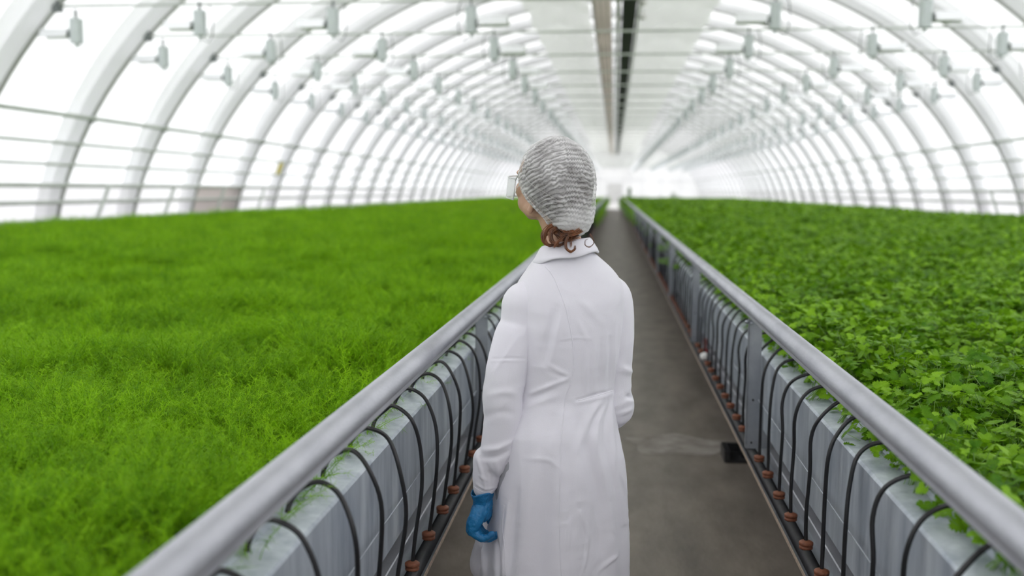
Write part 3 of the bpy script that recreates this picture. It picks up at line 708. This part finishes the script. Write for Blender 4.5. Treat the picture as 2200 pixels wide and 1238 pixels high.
for sx_ in (-1, 1):
    g = MB(); limb(g, [(*L2((sx_*.095-.02, -.03, .052)), .046), (*L2((sx_*.097-.02, .06, .045)), .042), (*L2((sx_*.10-.02, .15, .036)), .034)]); 
    V, Fc = fuse(g, .006, 3); V[:, 2] = np.maximum(V[:, 2], .001); mesh_obj('shoe', V, Fc, shoe_m, person, True)

# ---- gloves
def glove(w, R0=None):
    g = MB(); hand_pieces(g, np.zeros(3), 1, 1.10); V, Fc = fuse(g, .0021, 3)
    keep = V[:, 2] < .012; idx = -np.ones(len(V), int); 
    Nn = normals(V, Fc); p = V
    wr = vn(p*[160, 160, 55]+3)*.0009+vn(p*[60, 60, 120])*.0008+.0012*np.abs(vn(p*[45, 45, 90]+9))
    V = V+Nn*(wr[:, None]+.0004)
    cuff = MB()                                                       # loose flared cuff with a rolled rim
    rings = [(.030, .0335), (.012, .033), (.005, .0315), (-.003, .033), (-.010, .0315), (-.014, .0350), (-.022, .0365), (-.027, .0385), (-.030, .0400), (-.033, .0405), (-.035, .0390), (-.033, .0375), (-.022, .035), (0, .030), (.02, .028)]
    n = 40; cv = []
    for z, r in rings:
        for j in range(n):
            a = 2*math.pi*j/n; rr__ = r*(.90+.05*math.cos(a*3+z*60)*min(1, abs(z)*20)); sl = -.006*math.sin(2*a+.6)*(1 if z < -.02 else 0)
            cv.append((-.002+rr__*math.cos(a)*.88, rr__*math.sin(a)*1.0, -z+.25*sl+(sl*.75 if z < -.02 else 0)))
    cf = [(i*n+j, i*n+(j+1) % n, (i+1)*n+(j+1) % n, (i+1)*n+j) for i in range(len(rings)-1) for j in range(n)]
    Fk = [f for f in Fc if all(V[i][2] < .016 for i in f)]
    if R0 is not None:
        V = (V*np.array([-1, 1, 1])) @ R0.T; cv = [R0 @ (np.array(q)*np.array([-1, 1, 1])) for q in cv]; Fk = [f[::-1] for f in Fk]; cf = [f[::-1] for f in cf]
    V = V+w; cv = [np.array(q)+w for q in cv]
    used_ = sorted({i for f in Fk for i in f}); mp = {i: k for k, i in enumerate(used_)}
    o = mesh_obj('glove', [V[i] for i in used_], [tuple(mp[i] for i in f) for f in Fk], glove_m, person, True)
    c = mesh_obj('cuff', cv, cf, glove_m, o, True); return o
gl = glove(wl_-np.array([0, 0, .006])); gl['label'] = 'blue nitrile glove'
gr_ = glove(wr_, RR); gr_['label'] = 'blue nitrile glove'

# ---- lab coat: skirt, trunk and sleeves as one surface
def ring(z, cx, cy, a, bb, bf, n_=2.3, N=96, fl=None):
    out = []
    for j in range(N):
        t = 2*math.pi*j/N; c, s_ = math.cos(t), math.sin(t); b = bf if s_ > 0 else bb
        x = a*math.copysign(abs(c)**(2/n_), c); y = b*math.copysign(abs(s_)**(2/n_), s_)
        if fl: k_ = fl(t); x *= k_; y *= k_
        out.append(L2((cx+x, cy+y, z)))
    return out
prof = [ # z, cx, cy, a, back, front
 (.42, -.018, .00, .212, .165, .165), (.50, -.012, .0, .206, .162, .158), (.60, -.006, .0, .197, .158, .150), (.70, -.004, .0, .190, .150, .142), (.80, -.004, .0, .180, .142, .135),
 (.88, -.012, .0, .168, .128, .125), (.94, -.002, .0, .150, .112, .118), (.985, .004, .0, .141, .103, .115), (1.03, .006, .0, .142, .104, .118), (1.10, .008, .0, .152, .112, .125),
 (1.18, .010, .0, .158, .118, .128), (1.24, .012, .0, .160, .114, .120), (1.28, .012, .0, .154, .104, .108), (1.315, .010, -.002, .136, .090, .094), (1.345, .006, -.004, .108, .078, .084), (1.372, .002, -.006, .080, .070, .074), (1.392, .0, -.008, .064, .062, .066)]
def flute(z):
    k_ = float(sstep(.98, .45, z))
    return lambda t: 1+k_*(.030*math.sin(7*t+.6)+.020*math.sin(11*t+2.0)+.012*math.sin(4*t))
P_ = []
zz = np.linspace(.42, 1.39, 60); pr = np.array(prof)
for z in zz:
    v = [np.interp(z, pr[:, 0], pr[:, i]) for i in range(1, 6)]; P_.append((z, *v))
g = MB(); N = 96
for q in P_: g.v += [(x[0], x[1], x[2]+.07*float(sstep(1.0, 1.25, q[0]))*float(x @ RB_[:, 0])) for x in ring(*q, fl=flute(q[0]))]
for i in range(len(P_)-1):
    for j in range(N): g.f.append((i*N+j, i*N+(j+1) % N, (i+1)*N+(j+1) % N, (i+1)*N+j))
g.f += [tuple(range(N))[::-1], tuple(range((len(P_)-1)*N, len(P_)*N))]
limb(g, [(*L2((-.120, .120, .70)), .030), (*L2((-.142, .150, .60)), .038), (*L2((-.162, .175, .50)), .046), (*L2((-.172, .185, .44)), .050)])
limb(g, [(*L2((-.060, .130, .70)), .030), (*L2((-.070, .150, .56)), .045), (*L2((-.070, .165, .44)), .055)])
# sleeves
cuffR = wr_-L2((-.02, .05, 0))
gsL = MB(); limb(gsL, [(*L2((-.080, -.006, 1.278)), .036), (*(sL+np.array([.004, 0, .006])), .051), (*(sL+np.array([.0, 0, -.03])), .055), (*(sL+np.array([-.001, 0, -.07])), .0575), (*(sL*.6+eL*.4+np.array([.004, 0, 0])), .060), (*(eL+np.array([.006, 0, .02])), .056), (*(eL+np.array([.006, 0, -.05])), .053), (*(eL*.45+wl_*.55+np.array([.016, 0, 0])), .050), (*(wl_+np.array([.016, 0, .12])), .045), (*(wl_+np.array([.010, 0, .085])), .040), (*(wl_+np.array([.006, 0, .055])), .036), (*(wl_+np.array([.003, 0, .042])), .0325)], 6, 24)
gsR = MB(); limb(gsR, [(*L2((.090, -.006, 1.285)), .036), (*(sR+np.array([-.012, 0, -.004])), .047), (*(sR+np.array([-.004, 0, -.06])), .054), (*((sR+eR)/2), .055), (*(eR+np.array([.0, 0, .05])), .052), (*(eR+np.array([0, .01, -.01])), .058), (*(eR+(wr_-eR)*.5), .052), (*cuffR, .036)], 6, 24)

strokes_t = [ # photo-measured creases: points, width, height (+ ridge / - groove)
 ([(1260, 760), (1257, 835)], .009, .0028), ([(1280, 735), (1274, 842)], .010, .0034), ([(1301, 715), (1299, 838)], .010, .0034), ([(1322, 690), (1318, 830)], .010, .0030),
 ([(1290, 745), (1286, 838)], .006, -.0025), ([(1311, 725), (1308, 832)], .006, -.0025), ([(1238, 860), (1272, 851), (1316, 838)], .0045, -.0028), ([(1236, 868), (1272, 859), (1318, 846)], .006, .0020),
 ([(1302, 848), (1266, 900), (1242, 968)], .012, .0050), ([(1309, 848), (1286, 905), (1276, 985)], .010, .0045), ([(1316, 845), (1313, 900), (1321, 990)], .011, .0050), ([(1304, 862), (1276, 905), (1260, 970)], .008, -.0035), ([(1312, 862), (1300, 910), (1298, 980)], .008, -.0035),
 ([(1138, 846), (1180, 830), (1222, 813)], .007, .0045), ([(1140, 858), (1190, 838)], .008, -.0035), ([(1132, 875), (1200, 850)], .009, .0025), ([(1176, 782), (1200, 797), (1222, 806)], .006, .0024), ([(1180, 800), (1215, 812)], .006, -.0016),
 ([(1196, 664), (1182, 715), (1170, 775)], .014, -.0080), ([(1206, 650), (1196, 712), (1186, 770)], .012, .0040), ([(1197, 731), (1235, 726), (1272, 728)], .004, .0014), ([(1252, 650), (1300, 700)], .012, .0022), ([(1240, 690), (1262, 730)], .008, .0018),
 ([(1215, 905), (1240, 1000), (1239, 1225)], .024, .0085), ([(1262, 960), (1285, 1080), (1290, 1238)], .020, -.0080), ([(1277, 940), (1305, 1060), (1323, 1230)], .018, .0085), ([(1312, 960), (1338, 1120)], .012, .0045),
 ([(1180, 1000), (1174, 1108), (1155, 1238)], .022, -.0090), ([(1150, 930), (1140, 1050), (1118, 1238)], .020, .0075), ([(1110, 1060), (1102, 1140), (1094, 1238)], .016, -.0085), ([(1092, 1090), (1086, 1150), (1080, 1238)], .010, .0070), ([(1190, 880), (1165, 960)], .016, -.0035),
 ([(1128, 985), (1180, 990), (1205, 1010)], .008, .0022), ([(1245, 1100), (1262, 1160), (1250, 1235)], .007, .0035), ([(1325, 1190), (1290, 1225)], .007, .0035), ([(1225, 1110), (1218, 1180)], .006, .0025), ([(1330, 1010), (1345, 1060)], .008, .003),
 ([(1066, 1155), (1072, 1238)], .012, -.0100), ([(1040, 1165), (1042, 1238)], .018, .0080)]
strokes_s = [([(1166, 728), (1166, 750), (1154, 770)], .012, .0060), ([(1175, 772), (1150, 790), (1136, 815)], .010, -.0060), ([(1055, 772), (1100, 770), (1147, 772)], .0035, -.0016), ([(1057, 776), (1100, 775), (1145, 777)], .004, .0010),
 ([(1060, 800), (1090, 760), (1112, 725)], .007, .0022), ([(1120, 742), (1140, 712), (1150, 690)], .009, -.0022), ([(1050, 850), (1085, 842), (1112, 850)], .010, .0030), ([(1040, 900), (1070, 885), (1105, 890)], .012, -.0028),
 ([(1036, 968), (1068, 964), (1100, 948)], .009, .0058), ([(1034, 984), (1066, 982), (1090, 970)], .008, -.0045), ([(1024, 985), (1034, 1015), (1042, 1048)], .007, .0050), ([(1046, 1000), (1055, 1022), (1056, 1050)], .007, -.0040), ([(1066, 995), (1070, 1025), (1066, 1050)], .007, .0040), ([(1022, 1040), (1045, 1052), (1070, 1046)], .004, .0030), ([(1028, 1022), (1052, 1036)], .005, .0028),
 ([(1092, 985), (1082, 1012)], .005, -.0060)]
def seg_dist(V, A, B):
    ab = B-A; t = np.clip(((V-A) @ ab)/(ab @ ab+1e-12), 0, 1); return np.linalg.norm(V-(A+t[:, None]*ab), axis=1), t
def cast(bv, px, py):
    r = ray(px, py); h_ = bv.ray_cast(Vector((-PX, -PY, CAMZ)), Vector(r).normalized()); return None if h_[0] is None else (np.array(h_[0]), np.array(h_[1]), r)
def stroke_field(V, bv, strokes):
    d = np.zeros(len(V))
    for pts, w, amp in strokes:
        Q = spline([np.array((a, b, 0.0)) for a, b in pts], 6); H_ = [cast(bv, q_[0], q_[1]) for q_ in Q]; W3 = [h_[0] for h_ in H_ if h_]
        if len(W3) < 2: continue
        best = np.full(len(V), 9.0); tt = np.zeros(len(V))
        for i in range(len(W3)-1):
            if np.linalg.norm(W3[i+1]-W3[i]) > .12: continue
            ds, t = seg_dist(V, W3[i], W3[i+1]); m_ = ds < best; best = np.where(m_, ds, best); tt = np.where(m_, (i+t)/(len(W3)-1), tt)
        env = np.sin(np.pi*np.clip(.10+.80*tt, 0, 1))**.8
        d += amp*env*np.exp(-(best/w)**2)*1.15-amp*.35*env*np.exp(-(best/(2.1*w))**2)
    return d
def seam(bv, pts, r, parent):
    Q = spline([np.array((a, b, 0.0)) for a, b in pts], 10); W3 = []
    for q_ in Q:
        h_ = cast(bv, q_[0], q_[1])
        if h_: W3.append(h_[0]+h_[1]*(-.0003 if h_[1] @ h_[2] < 0 else .0003))
    if len(W3) > 3: MB().tube(W3, r, 6).build('seam', coat_m, parent, True)
def rdg(n): return 1-2*np.abs(n)
V, Fc = fuse(g, .0040, 6)
bv0 = BVHTree.FromPolygons([tuple(v) for v in V], Fc); Nn = normals(V, Fc); LB = V @ RB_; x, y, z = LB.T
q = LB.copy(); low = sstep(.98, .78, z)
wv = q.copy(); wv[:, 2] *= .15; wv += .03*np.stack([vn(q*5), vn(q*5+9), vn(q*5+4)], 1)
d = low*(.0050*vn(wv*14)+.0016*rdg(vn(wv*24+7)))+.0016*vn(q*[14, 14, 9])+.0007*rdg(vn(q*[20, 20, 34]+4))
fr_side = sstep(-.02, .04, y); d += fr_side*low*.006*vn(wv*9+3)
V = V+Nn*(d+stroke_field(V, bv0, strokes_t))[:, None]
coat = mesh_obj('lab_coat', V, Fc, coat_m, person, True); coat['label'] = 'white cotton lab coat'
bvh = BVHTree.FromPolygons([tuple(v) for v in V], Fc)
def make_sleeve(gs, strokes, sh, el, wr, par):
    V, Fc = fuse(gs, .0036, 5); bv = BVHTree.FromPolygons([tuple(v) for v in V], Fc); Nn = normals(V, Fc)
    ar = np.stack([V[:, 0]+.4*V[:, 2], V[:, 1], V[:, 2]-.35*V[:, 0]], 1); zz_ = V[:, 2]
    cr_ = np.exp(-((zz_-el[2])/.07)**2)+.8*np.exp(-((zz_-wr[2]-.10)/.06)**2)
    d = .0018*vn(ar*[10, 10, 12])+cr_*(.0022*rdg(vn(ar*[11, 11, 24]+4))+.0010*vn(ar*[24, 24, 50]))
    V = V+Nn*(d+(stroke_field(V, bv, strokes) if strokes else 0))[:, None]
    o = mesh_obj('sleeve', V, Fc, coat_m, par, True); return o, BVHTree.FromPolygons([tuple(v) for v in V], Fc)
slL, bvL = make_sleeve(gsL, strokes_s, sL, eL, wl_, coat)
slR, bvR = make_sleeve(gsR, [([(1345, 852), (1362, 856)], .007, -.008), ([(1335, 790), (1360, 800)], .010, .004), ([(1336, 890), (1356, 880)], .008, .004)], sR, eR, wr_, coat)
seam(bvh, [(1171, 572), (1186, 590), (1200, 620), (1213, 655), (1224, 700), (1231, 745), (1232, 790), (1225, 825), (1216, 850), (1210, 900), (1205, 960), (1203, 1040), (1202, 1120), (1204, 1200), (1206, 1238)], .0016, coat)
seam(bvh, [(1243, 861), (1275, 852), (1300, 845), (1326, 836)], .0012, coat)
seam(bvh, [(1083, 1085), (1080, 1130), (1084, 1180), (1086, 1238)], .0016, coat)
seam(bvL, [(1156, 778), (1139, 842), (1118, 909), (1098, 972), (1078, 1030)], .0013, slL)
seam(bvL, [(1018, 1046), (1040, 1058), (1070, 1050)], .0011, slL)
# ---- collar
def collar():
    V = []; Fc = []; N = 64; rows = [(1.362, .078, .070), (1.385, .069, .064), (1.402, .0655, .061), (1.410, .0645, .060), (1.412, .067, .062), (1.406, .072, .067), (1.392, .080, .075), (1.380, .087, .083), (1.373, .091, .087), (1.371, .090, .086), (1.380, .080, .076)]
    a0, a1 = math.radians(100), math.radians(440)
    for z_, ax_, ay_ in rows:
        for j in range(N):
            t = a0+(a1-a0)*j/(N-1); c, s_ = math.cos(t), math.sin(t); back = .5*(1-s_)
            dz = -.018*(1-back)+.003*math.sin(5*t)*(z_ < 1.38); V.append(L2((ax_*c+.001, ay_*s_-.008, z_+dz+.16*ax_*c+.004)))
    for i in range(len(rows)-1):
        for j in range(N-1): Fc.append((i*N+j, i*N+j+1, (i+1)*N+j+1, (i+1)*N+j))
    o = mesh_obj('collar', V, Fc, coat_m, coat, True); sd_ = o.modifiers.new('s', 'SOLIDIFY'); sd_.thickness = .0016; return o
collar()
for j in range(4):
    z_ = 1.25-j*.16; h_ = bvh.ray_cast(Vector(L2((0, .5, z_))), Vector(L2((0, -1, 0))))
    if h_[0] is not None: MB().ell(np.array(h_[0]), (.007, .007, .007), None, 12, 8).build('button', M['whiteplastic'], coat, True)

# ---- hair: cap of hair under the net and loose curls at the nape
def headdir(az, po):       # azimuth about the crown axis (0 = face), polar angle from the crown, in head axes
    return np.array([math.sin(po)*math.sin(az), math.sin(po)*math.cos(az), math.cos(po)])
def headrad(dv, pad=0.0):
    a, b, c = .080+pad, .102+pad, .112+pad
    return 1/np.sqrt((dv[0]/a)**2+(dv[1]/b)**2+(dv[2]/c)**2)
def psimax(az): return math.radians(62)+math.radians(78)*((1-math.cos(az))/2)**.9
HO = Hd(0, -.006, .010)
hair = None
def lock(pts, r0, nst=9, spread=.005, seed=1):
    nst = nst*4; r0 = max(.00035, r0*.36); spread *= 1.15; r = random.Random(seed); g = MB(); P = [np.array(p, float) for p in pts]
    for k in range(nst):
        of = np.array([r.gauss(0, spread*.6), r.gauss(0, spread*.6), r.gauss(0, spread*.5)]); Q = spline([p+of*(1-.35*i/len(P))+np.array([r.gauss(0, .0008) for _ in range(3)]) for i, p in enumerate(P)], 8); n = len(Q)
        g.tube(Q, [r0*(1-.15*(i/n))*(1 if i < n*.7 else max(.12, 1-(i/n-.7)/.3)) for i in range(n)], 4)
    g.build('lock', hair_m, hair, True)
# ---- hairnet
def netmat():
    m, n, l = new_mat('hairnet_fabric'); out = n['Material Output']; p = n['Principled BSDF']
    p.inputs['Base Color'].default_value = (.93, .92, .93, 1); p.inputs['Roughness'].default_value = .8
    tl = n.new('ShaderNodeBsdfTranslucent'); tl.inputs[0].default_value = (.93, .92, .93, 1); m1 = n.new('ShaderNodeMixShader'); m1.inputs[0].default_value = .3
    l.new(p.outputs[0], m1.inputs[1]); l.new(tl.outputs[0], m1.inputs[2])
    tp = n.new('ShaderNodeBsdfTransparent'); m2 = n.new('ShaderNodeMixShader'); at_ = n.new('ShaderNodeAttribute'); at_.attribute_name = 'cover'
    nz = n.new('ShaderNodeTexNoise'); nz.inputs['Scale'].default_value = 420; nz.inputs['Detail'].default_value = 3; t = n.new('ShaderNodeTexCoord'); l.new(t.outputs['Object'], nz.inputs[0])
    ma = n.new('ShaderNodeMath'); ma.operation = 'MULTIPLY_ADD'; l.new(nz.outputs[0], ma.inputs[0]); ma.inputs[1].default_value = .5; ma.inputs[2].default_value = -.25
    ad = n.new('ShaderNodeMath'); ad.operation = 'ADD'; ad.use_clamp = True; l.new(ma.outputs[0], ad.inputs[0]); l.new(at_.outputs['Fac'], ad.inputs[1])
    l.new(ad.outputs[0], m2.inputs[0]); l.new(tp.outputs[0], m2.inputs[1]); l.new(m1.outputs[0], m2.inputs[2]); l.new(m2.outputs[0], out.inputs[0]); return m
NA, NP = 420, 260
az = np.tile(np.arange(NA)*2*math.pi/NA, NP+1); u = np.repeat(np.arange(NP+1)/NP, NA)
pm = np.radians(73)+np.radians(85)*((1-np.cos(az))/2)**.9
po = pm*u
D_ = np.stack([np.sin(po)*np.sin(az), np.sin(po)*np.cos(az), np.cos(po)], 1)
Dw = D_ @ RH.T                                   # direction in root axes
CO = W2(-.160, 2.765, 1.574)
rad = 1/np.sqrt((Dw[:, 0]/.109)**2+(Dw[:, 1]/.122)**2+(Dw[:, 2]/.124)**2)
def lobe(v, w): v = np.array(v, float); v /= np.linalg.norm(v); return np.exp(-(np.arccos(np.clip(Dw @ v, -1, 1))/w)**2)
bag = lobe((.46, -.50, -.84), .50); crown = lobe((.25, -.25, .93), .7)
tuck = np.clip((u-.95)/.05, 0, 1)
rad = rad+.058*bag+.004*lobe((-.5, -.3, .8), .5)+.003*np.sin(3*az+1)*u-.010*tuck*(1-.5*bag)-.012*lobe((-.6, .3, -.6), .45)
hi = [(i, j) for i in range(0, int(NP*.93), 6) for j in range(0, NA, 6)]; hn = NA//6
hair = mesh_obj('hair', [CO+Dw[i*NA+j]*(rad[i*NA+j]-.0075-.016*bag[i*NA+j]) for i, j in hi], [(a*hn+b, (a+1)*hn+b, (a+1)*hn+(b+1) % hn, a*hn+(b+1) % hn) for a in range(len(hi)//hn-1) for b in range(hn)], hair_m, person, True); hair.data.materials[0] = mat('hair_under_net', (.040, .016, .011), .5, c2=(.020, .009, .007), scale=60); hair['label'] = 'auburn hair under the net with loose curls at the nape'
Pn = CO+Dw*rad[:, None]
# short wavy crepe pleats running round the head
X_ = Pn[:, 0]-CO[0]; kk = .34*sstep(.05, -.09, X_)*sstep(-.12, .02, Pn[:, 2]-CO[2]+.05)+.12*sstep(.05, -.05, X_)-.14*sstep(.02, .11, X_)
wco = Pn[:, 2]-kk*(X_-.04)
ph0 = wco/.0128+.40*vn(Pn*17)+.22*vn(Pn*42)
row = np.floor(ph0)
jag = np.abs(((az*5.2+.37*(row % 3)+4.0*vn(Pn*16+8)) % 1.0)-.5)*2
ph = ph0+.42*jag+.16*vn(Pn*85)
saw = (ph % 1.0); rid = np.where(saw < .42, saw/.42, (1-saw)/.58)
rid = rid**.9*(.70+.45*vn(Pn*[48, 48, 70]+3))
pl = sstep(1.0, .93, u)*sstep(.0, .06, u); fade = (1-.75*sstep(.35, .8, bag))*(1-.45*crown)
cr2 = vn(Pn*75+2)*.5+vn(Pn*140)*.5
rad2 = rad+pl*fade*(.0036*(rid-.4)+.0014*cr2)+(1-fade*pl)*(.0034*vn(Pn*[34, 34, 60])+.0022*vn(Pn*[60, 60, 120]+5)+.0012*cr2)+.0035*tuck*vn(np.stack([az*22, u*5, u*0], 1))
Pn = CO+Dw*rad2[:, None]
cover = .27+.78*np.clip(rid, 0, 1.1)**1.2*pl+.10*cr2+.12*vn(Pn*30)
cover = np.maximum(cover, .80*sstep(.90, .97, u))+.16*crown+.55*sstep(.25, .65, bag)*sstep(.62, .82, u)
Fc = [(i*NA+j, (i+1)*NA+j, (i+1)*NA+(j+1) % NA, i*NA+(j+1) % NA) for i in range(NP) for j in range(NA)]
net = mesh_obj('hairnet', Pn, Fc, netmat(), person, True); net['label'] = 'crinkled white disposable hairnet'
a_ = net.data.attributes.new('cover', 'FLOAT', 'POINT'); a_.data.foreach_set('value', np.clip(cover, 0, 1).astype(np.float32))
edge = Pn[-NA:]; MB().tube([edge[i % NA]+np.array([0, 0, .001]) for i in range(0, NA+3, 3)], [.0022+.0009*math.sin(i*1.7)+.0006*math.sin(i*.63) for i in range(0, NA+3, 3)], 6, False).build('elastic', coat_m, net, True)
g = MB()
for po_, dz in ((.70, 0), (.83, .01), (.895, 0)):
    i0 = int(NP*po_); g.tube([Pn[(i0+int(3*math.sin(j*.05)+2*math.sin(j*.13+po_*9)))*NA+j]+Dw[i0*NA+j]*.0006 for j in range(150, 330, 3)], .0003, 5)
g.build('thread', M['whiteplastic'], net, True)

Yn = 2.672
def A(px, py, dy=0.0): p = at(px, py, Yn+dy); return W2(*p)
lock([A(1208, 478, .02), A(1184, 486, .005), A(1171, 500, 0), A(1170, 517, 0), A(1180, 527, -.003), A(1197, 524, -.004)], .0034, 9, .0045, 1)
lock([A(1215, 485, .02), A(1190, 492, .0), A(1183, 506, -.004), A(1188, 520, -.008), A(1203, 526, -.008), A(1216, 519, -.008)], .0032, 9, .0045, 2)
lock([A(1225, 490, .01), A(1218, 505, -.01), A(1205, 515, -.014), A(1196, 524, -.016), A(1190, 532, -.018)], .0026, 7, .004, 3)
lock([A(1232, 492, .0), A(1222, 505, -.014), A(1216, 520, -.02), A(1217, 534, -.022), A(1226, 541, -.022), A(1234, 536, -.022), A(1235, 528, -.02)], .0028, 8, .0030, 4)
lock([A(1245, 495, .0), A(1232, 502, -.012), A(1216, 506, -.012), A(1200, 514, -.008)], .0036, 10, .006, 5)
lock([A(1178, 503, .0), A(1167, 512, .0), A(1169, 524, -.002), A(1182, 530, -.004)], .0010, 4, .002, 6)
lock([A(1268, 503, -.01), A(1274, 514, -.02), A(1275, 524, -.02), A(1266, 531, -.022), A(1257, 526, -.022), A(1258, 517, -.022), A(1264, 513, -.022)], .0006, 2, .0006, 7)
lock([A(1192, 478, .03), A(1205, 490, .012), A(1222, 500, .005), A(1240, 508, .0)], .0045, 12, .008, 11)
lock([A(1186, 486, .02), A(1196, 500, .008), A(1212, 509, .002), A(1232, 512, -.004)], .0045, 12, .008, 12)
lock([A(1225, 510, -.01), A(1227, 522, -.018), A(1226, 532, -.02)], .0005, 3, .003, 8)

# ---- clear safety goggles
cm, n_, l_ = new_mat('clear_plastic'); p_ = n_['Principled BSDF']; p_.inputs['Base Color'].default_value = (.95, .97, .97, 1); p_.inputs['Roughness'].default_value = .06; p_.inputs['IOR'].default_value = 1.25
tp_ = n_.new('ShaderNodeBsdfTransparent'); tp_.inputs[0].default_value = (.97, .98, .98, 1); fr_ = n_.new('ShaderNodeFresnel'); fr_.inputs[0].default_value = 1.35
mm_ = n_.new('ShaderNodeMath'); mm_.operation = 'MULTIPLY_ADD'; mm_.inputs[1].default_value = .32; mm_.inputs[2].default_value = .0; mm_.use_clamp = True
mx_ = n_.new('ShaderNodeMixShader'); l_.new(fr_.outputs[0], mm_.inputs[0]); l_.new(mm_.outputs[0], mx_.inputs[0]); l_.new(tp_.outputs[0], mx_.inputs[1]); l_.new(p_.outputs[0], mx_.inputs[2]); l_.new(mx_.outputs[0], n_['Material Output'].inputs[0])
frm = mat('clear_frame', (.72, .75, .75), .2, spec=.8)
gg = tag(empty('safety_goggles', (0, 0, 0)), 'clear plastic safety goggles'); gg.parent = person
def gp(t, h): # t: 0 = left temple hinge, 1 = right temple hinge round the front
    a = math.pi*(1-t); x_ = .078*math.cos(a); y_ = .058+.064*math.sin(a)**.55; return Hd(x_, y_, h-.020)
T = np.linspace(0, 1, 41); V = []
for h in np.linspace(-.034, .024, 9): V += [gp(t, h) for t in T]
mesh_obj('lens', V, [(i*41+j, i*41+j+1, (i+1)*41+j+1, (i+1)*41+j) for i in range(8) for j in range(40)], cm, gg, True).modifiers.new('s', 'SOLIDIFY').thickness = .0015
for h in (-.034, .024): MB().tube([gp(t, h) for t in T], .0014, 8).build('rim', frm, gg, True)
for sx_ in (0, 1):
    t = float(sx_); MB().tube([gp(t, -.034), gp(t, .024)], .0014, 8).build('rim', frm, gg, True)
    s_ = -1 if sx_ == 0 else 1
    MB().tube([gp(t, .020), Hd(s_*.083, .040, .022), Hd(s_*.085, .010, .016), Hd(s_*.083, -.02, .008)], .0013, 8).build('temple', frm, gg, True)
    MB().tube([gp(t, -.030), Hd(s_*.080, .046, -.018), Hd(s_*.083, .026, -.004)], .0009, 8).build('strap', frm, gg, True)
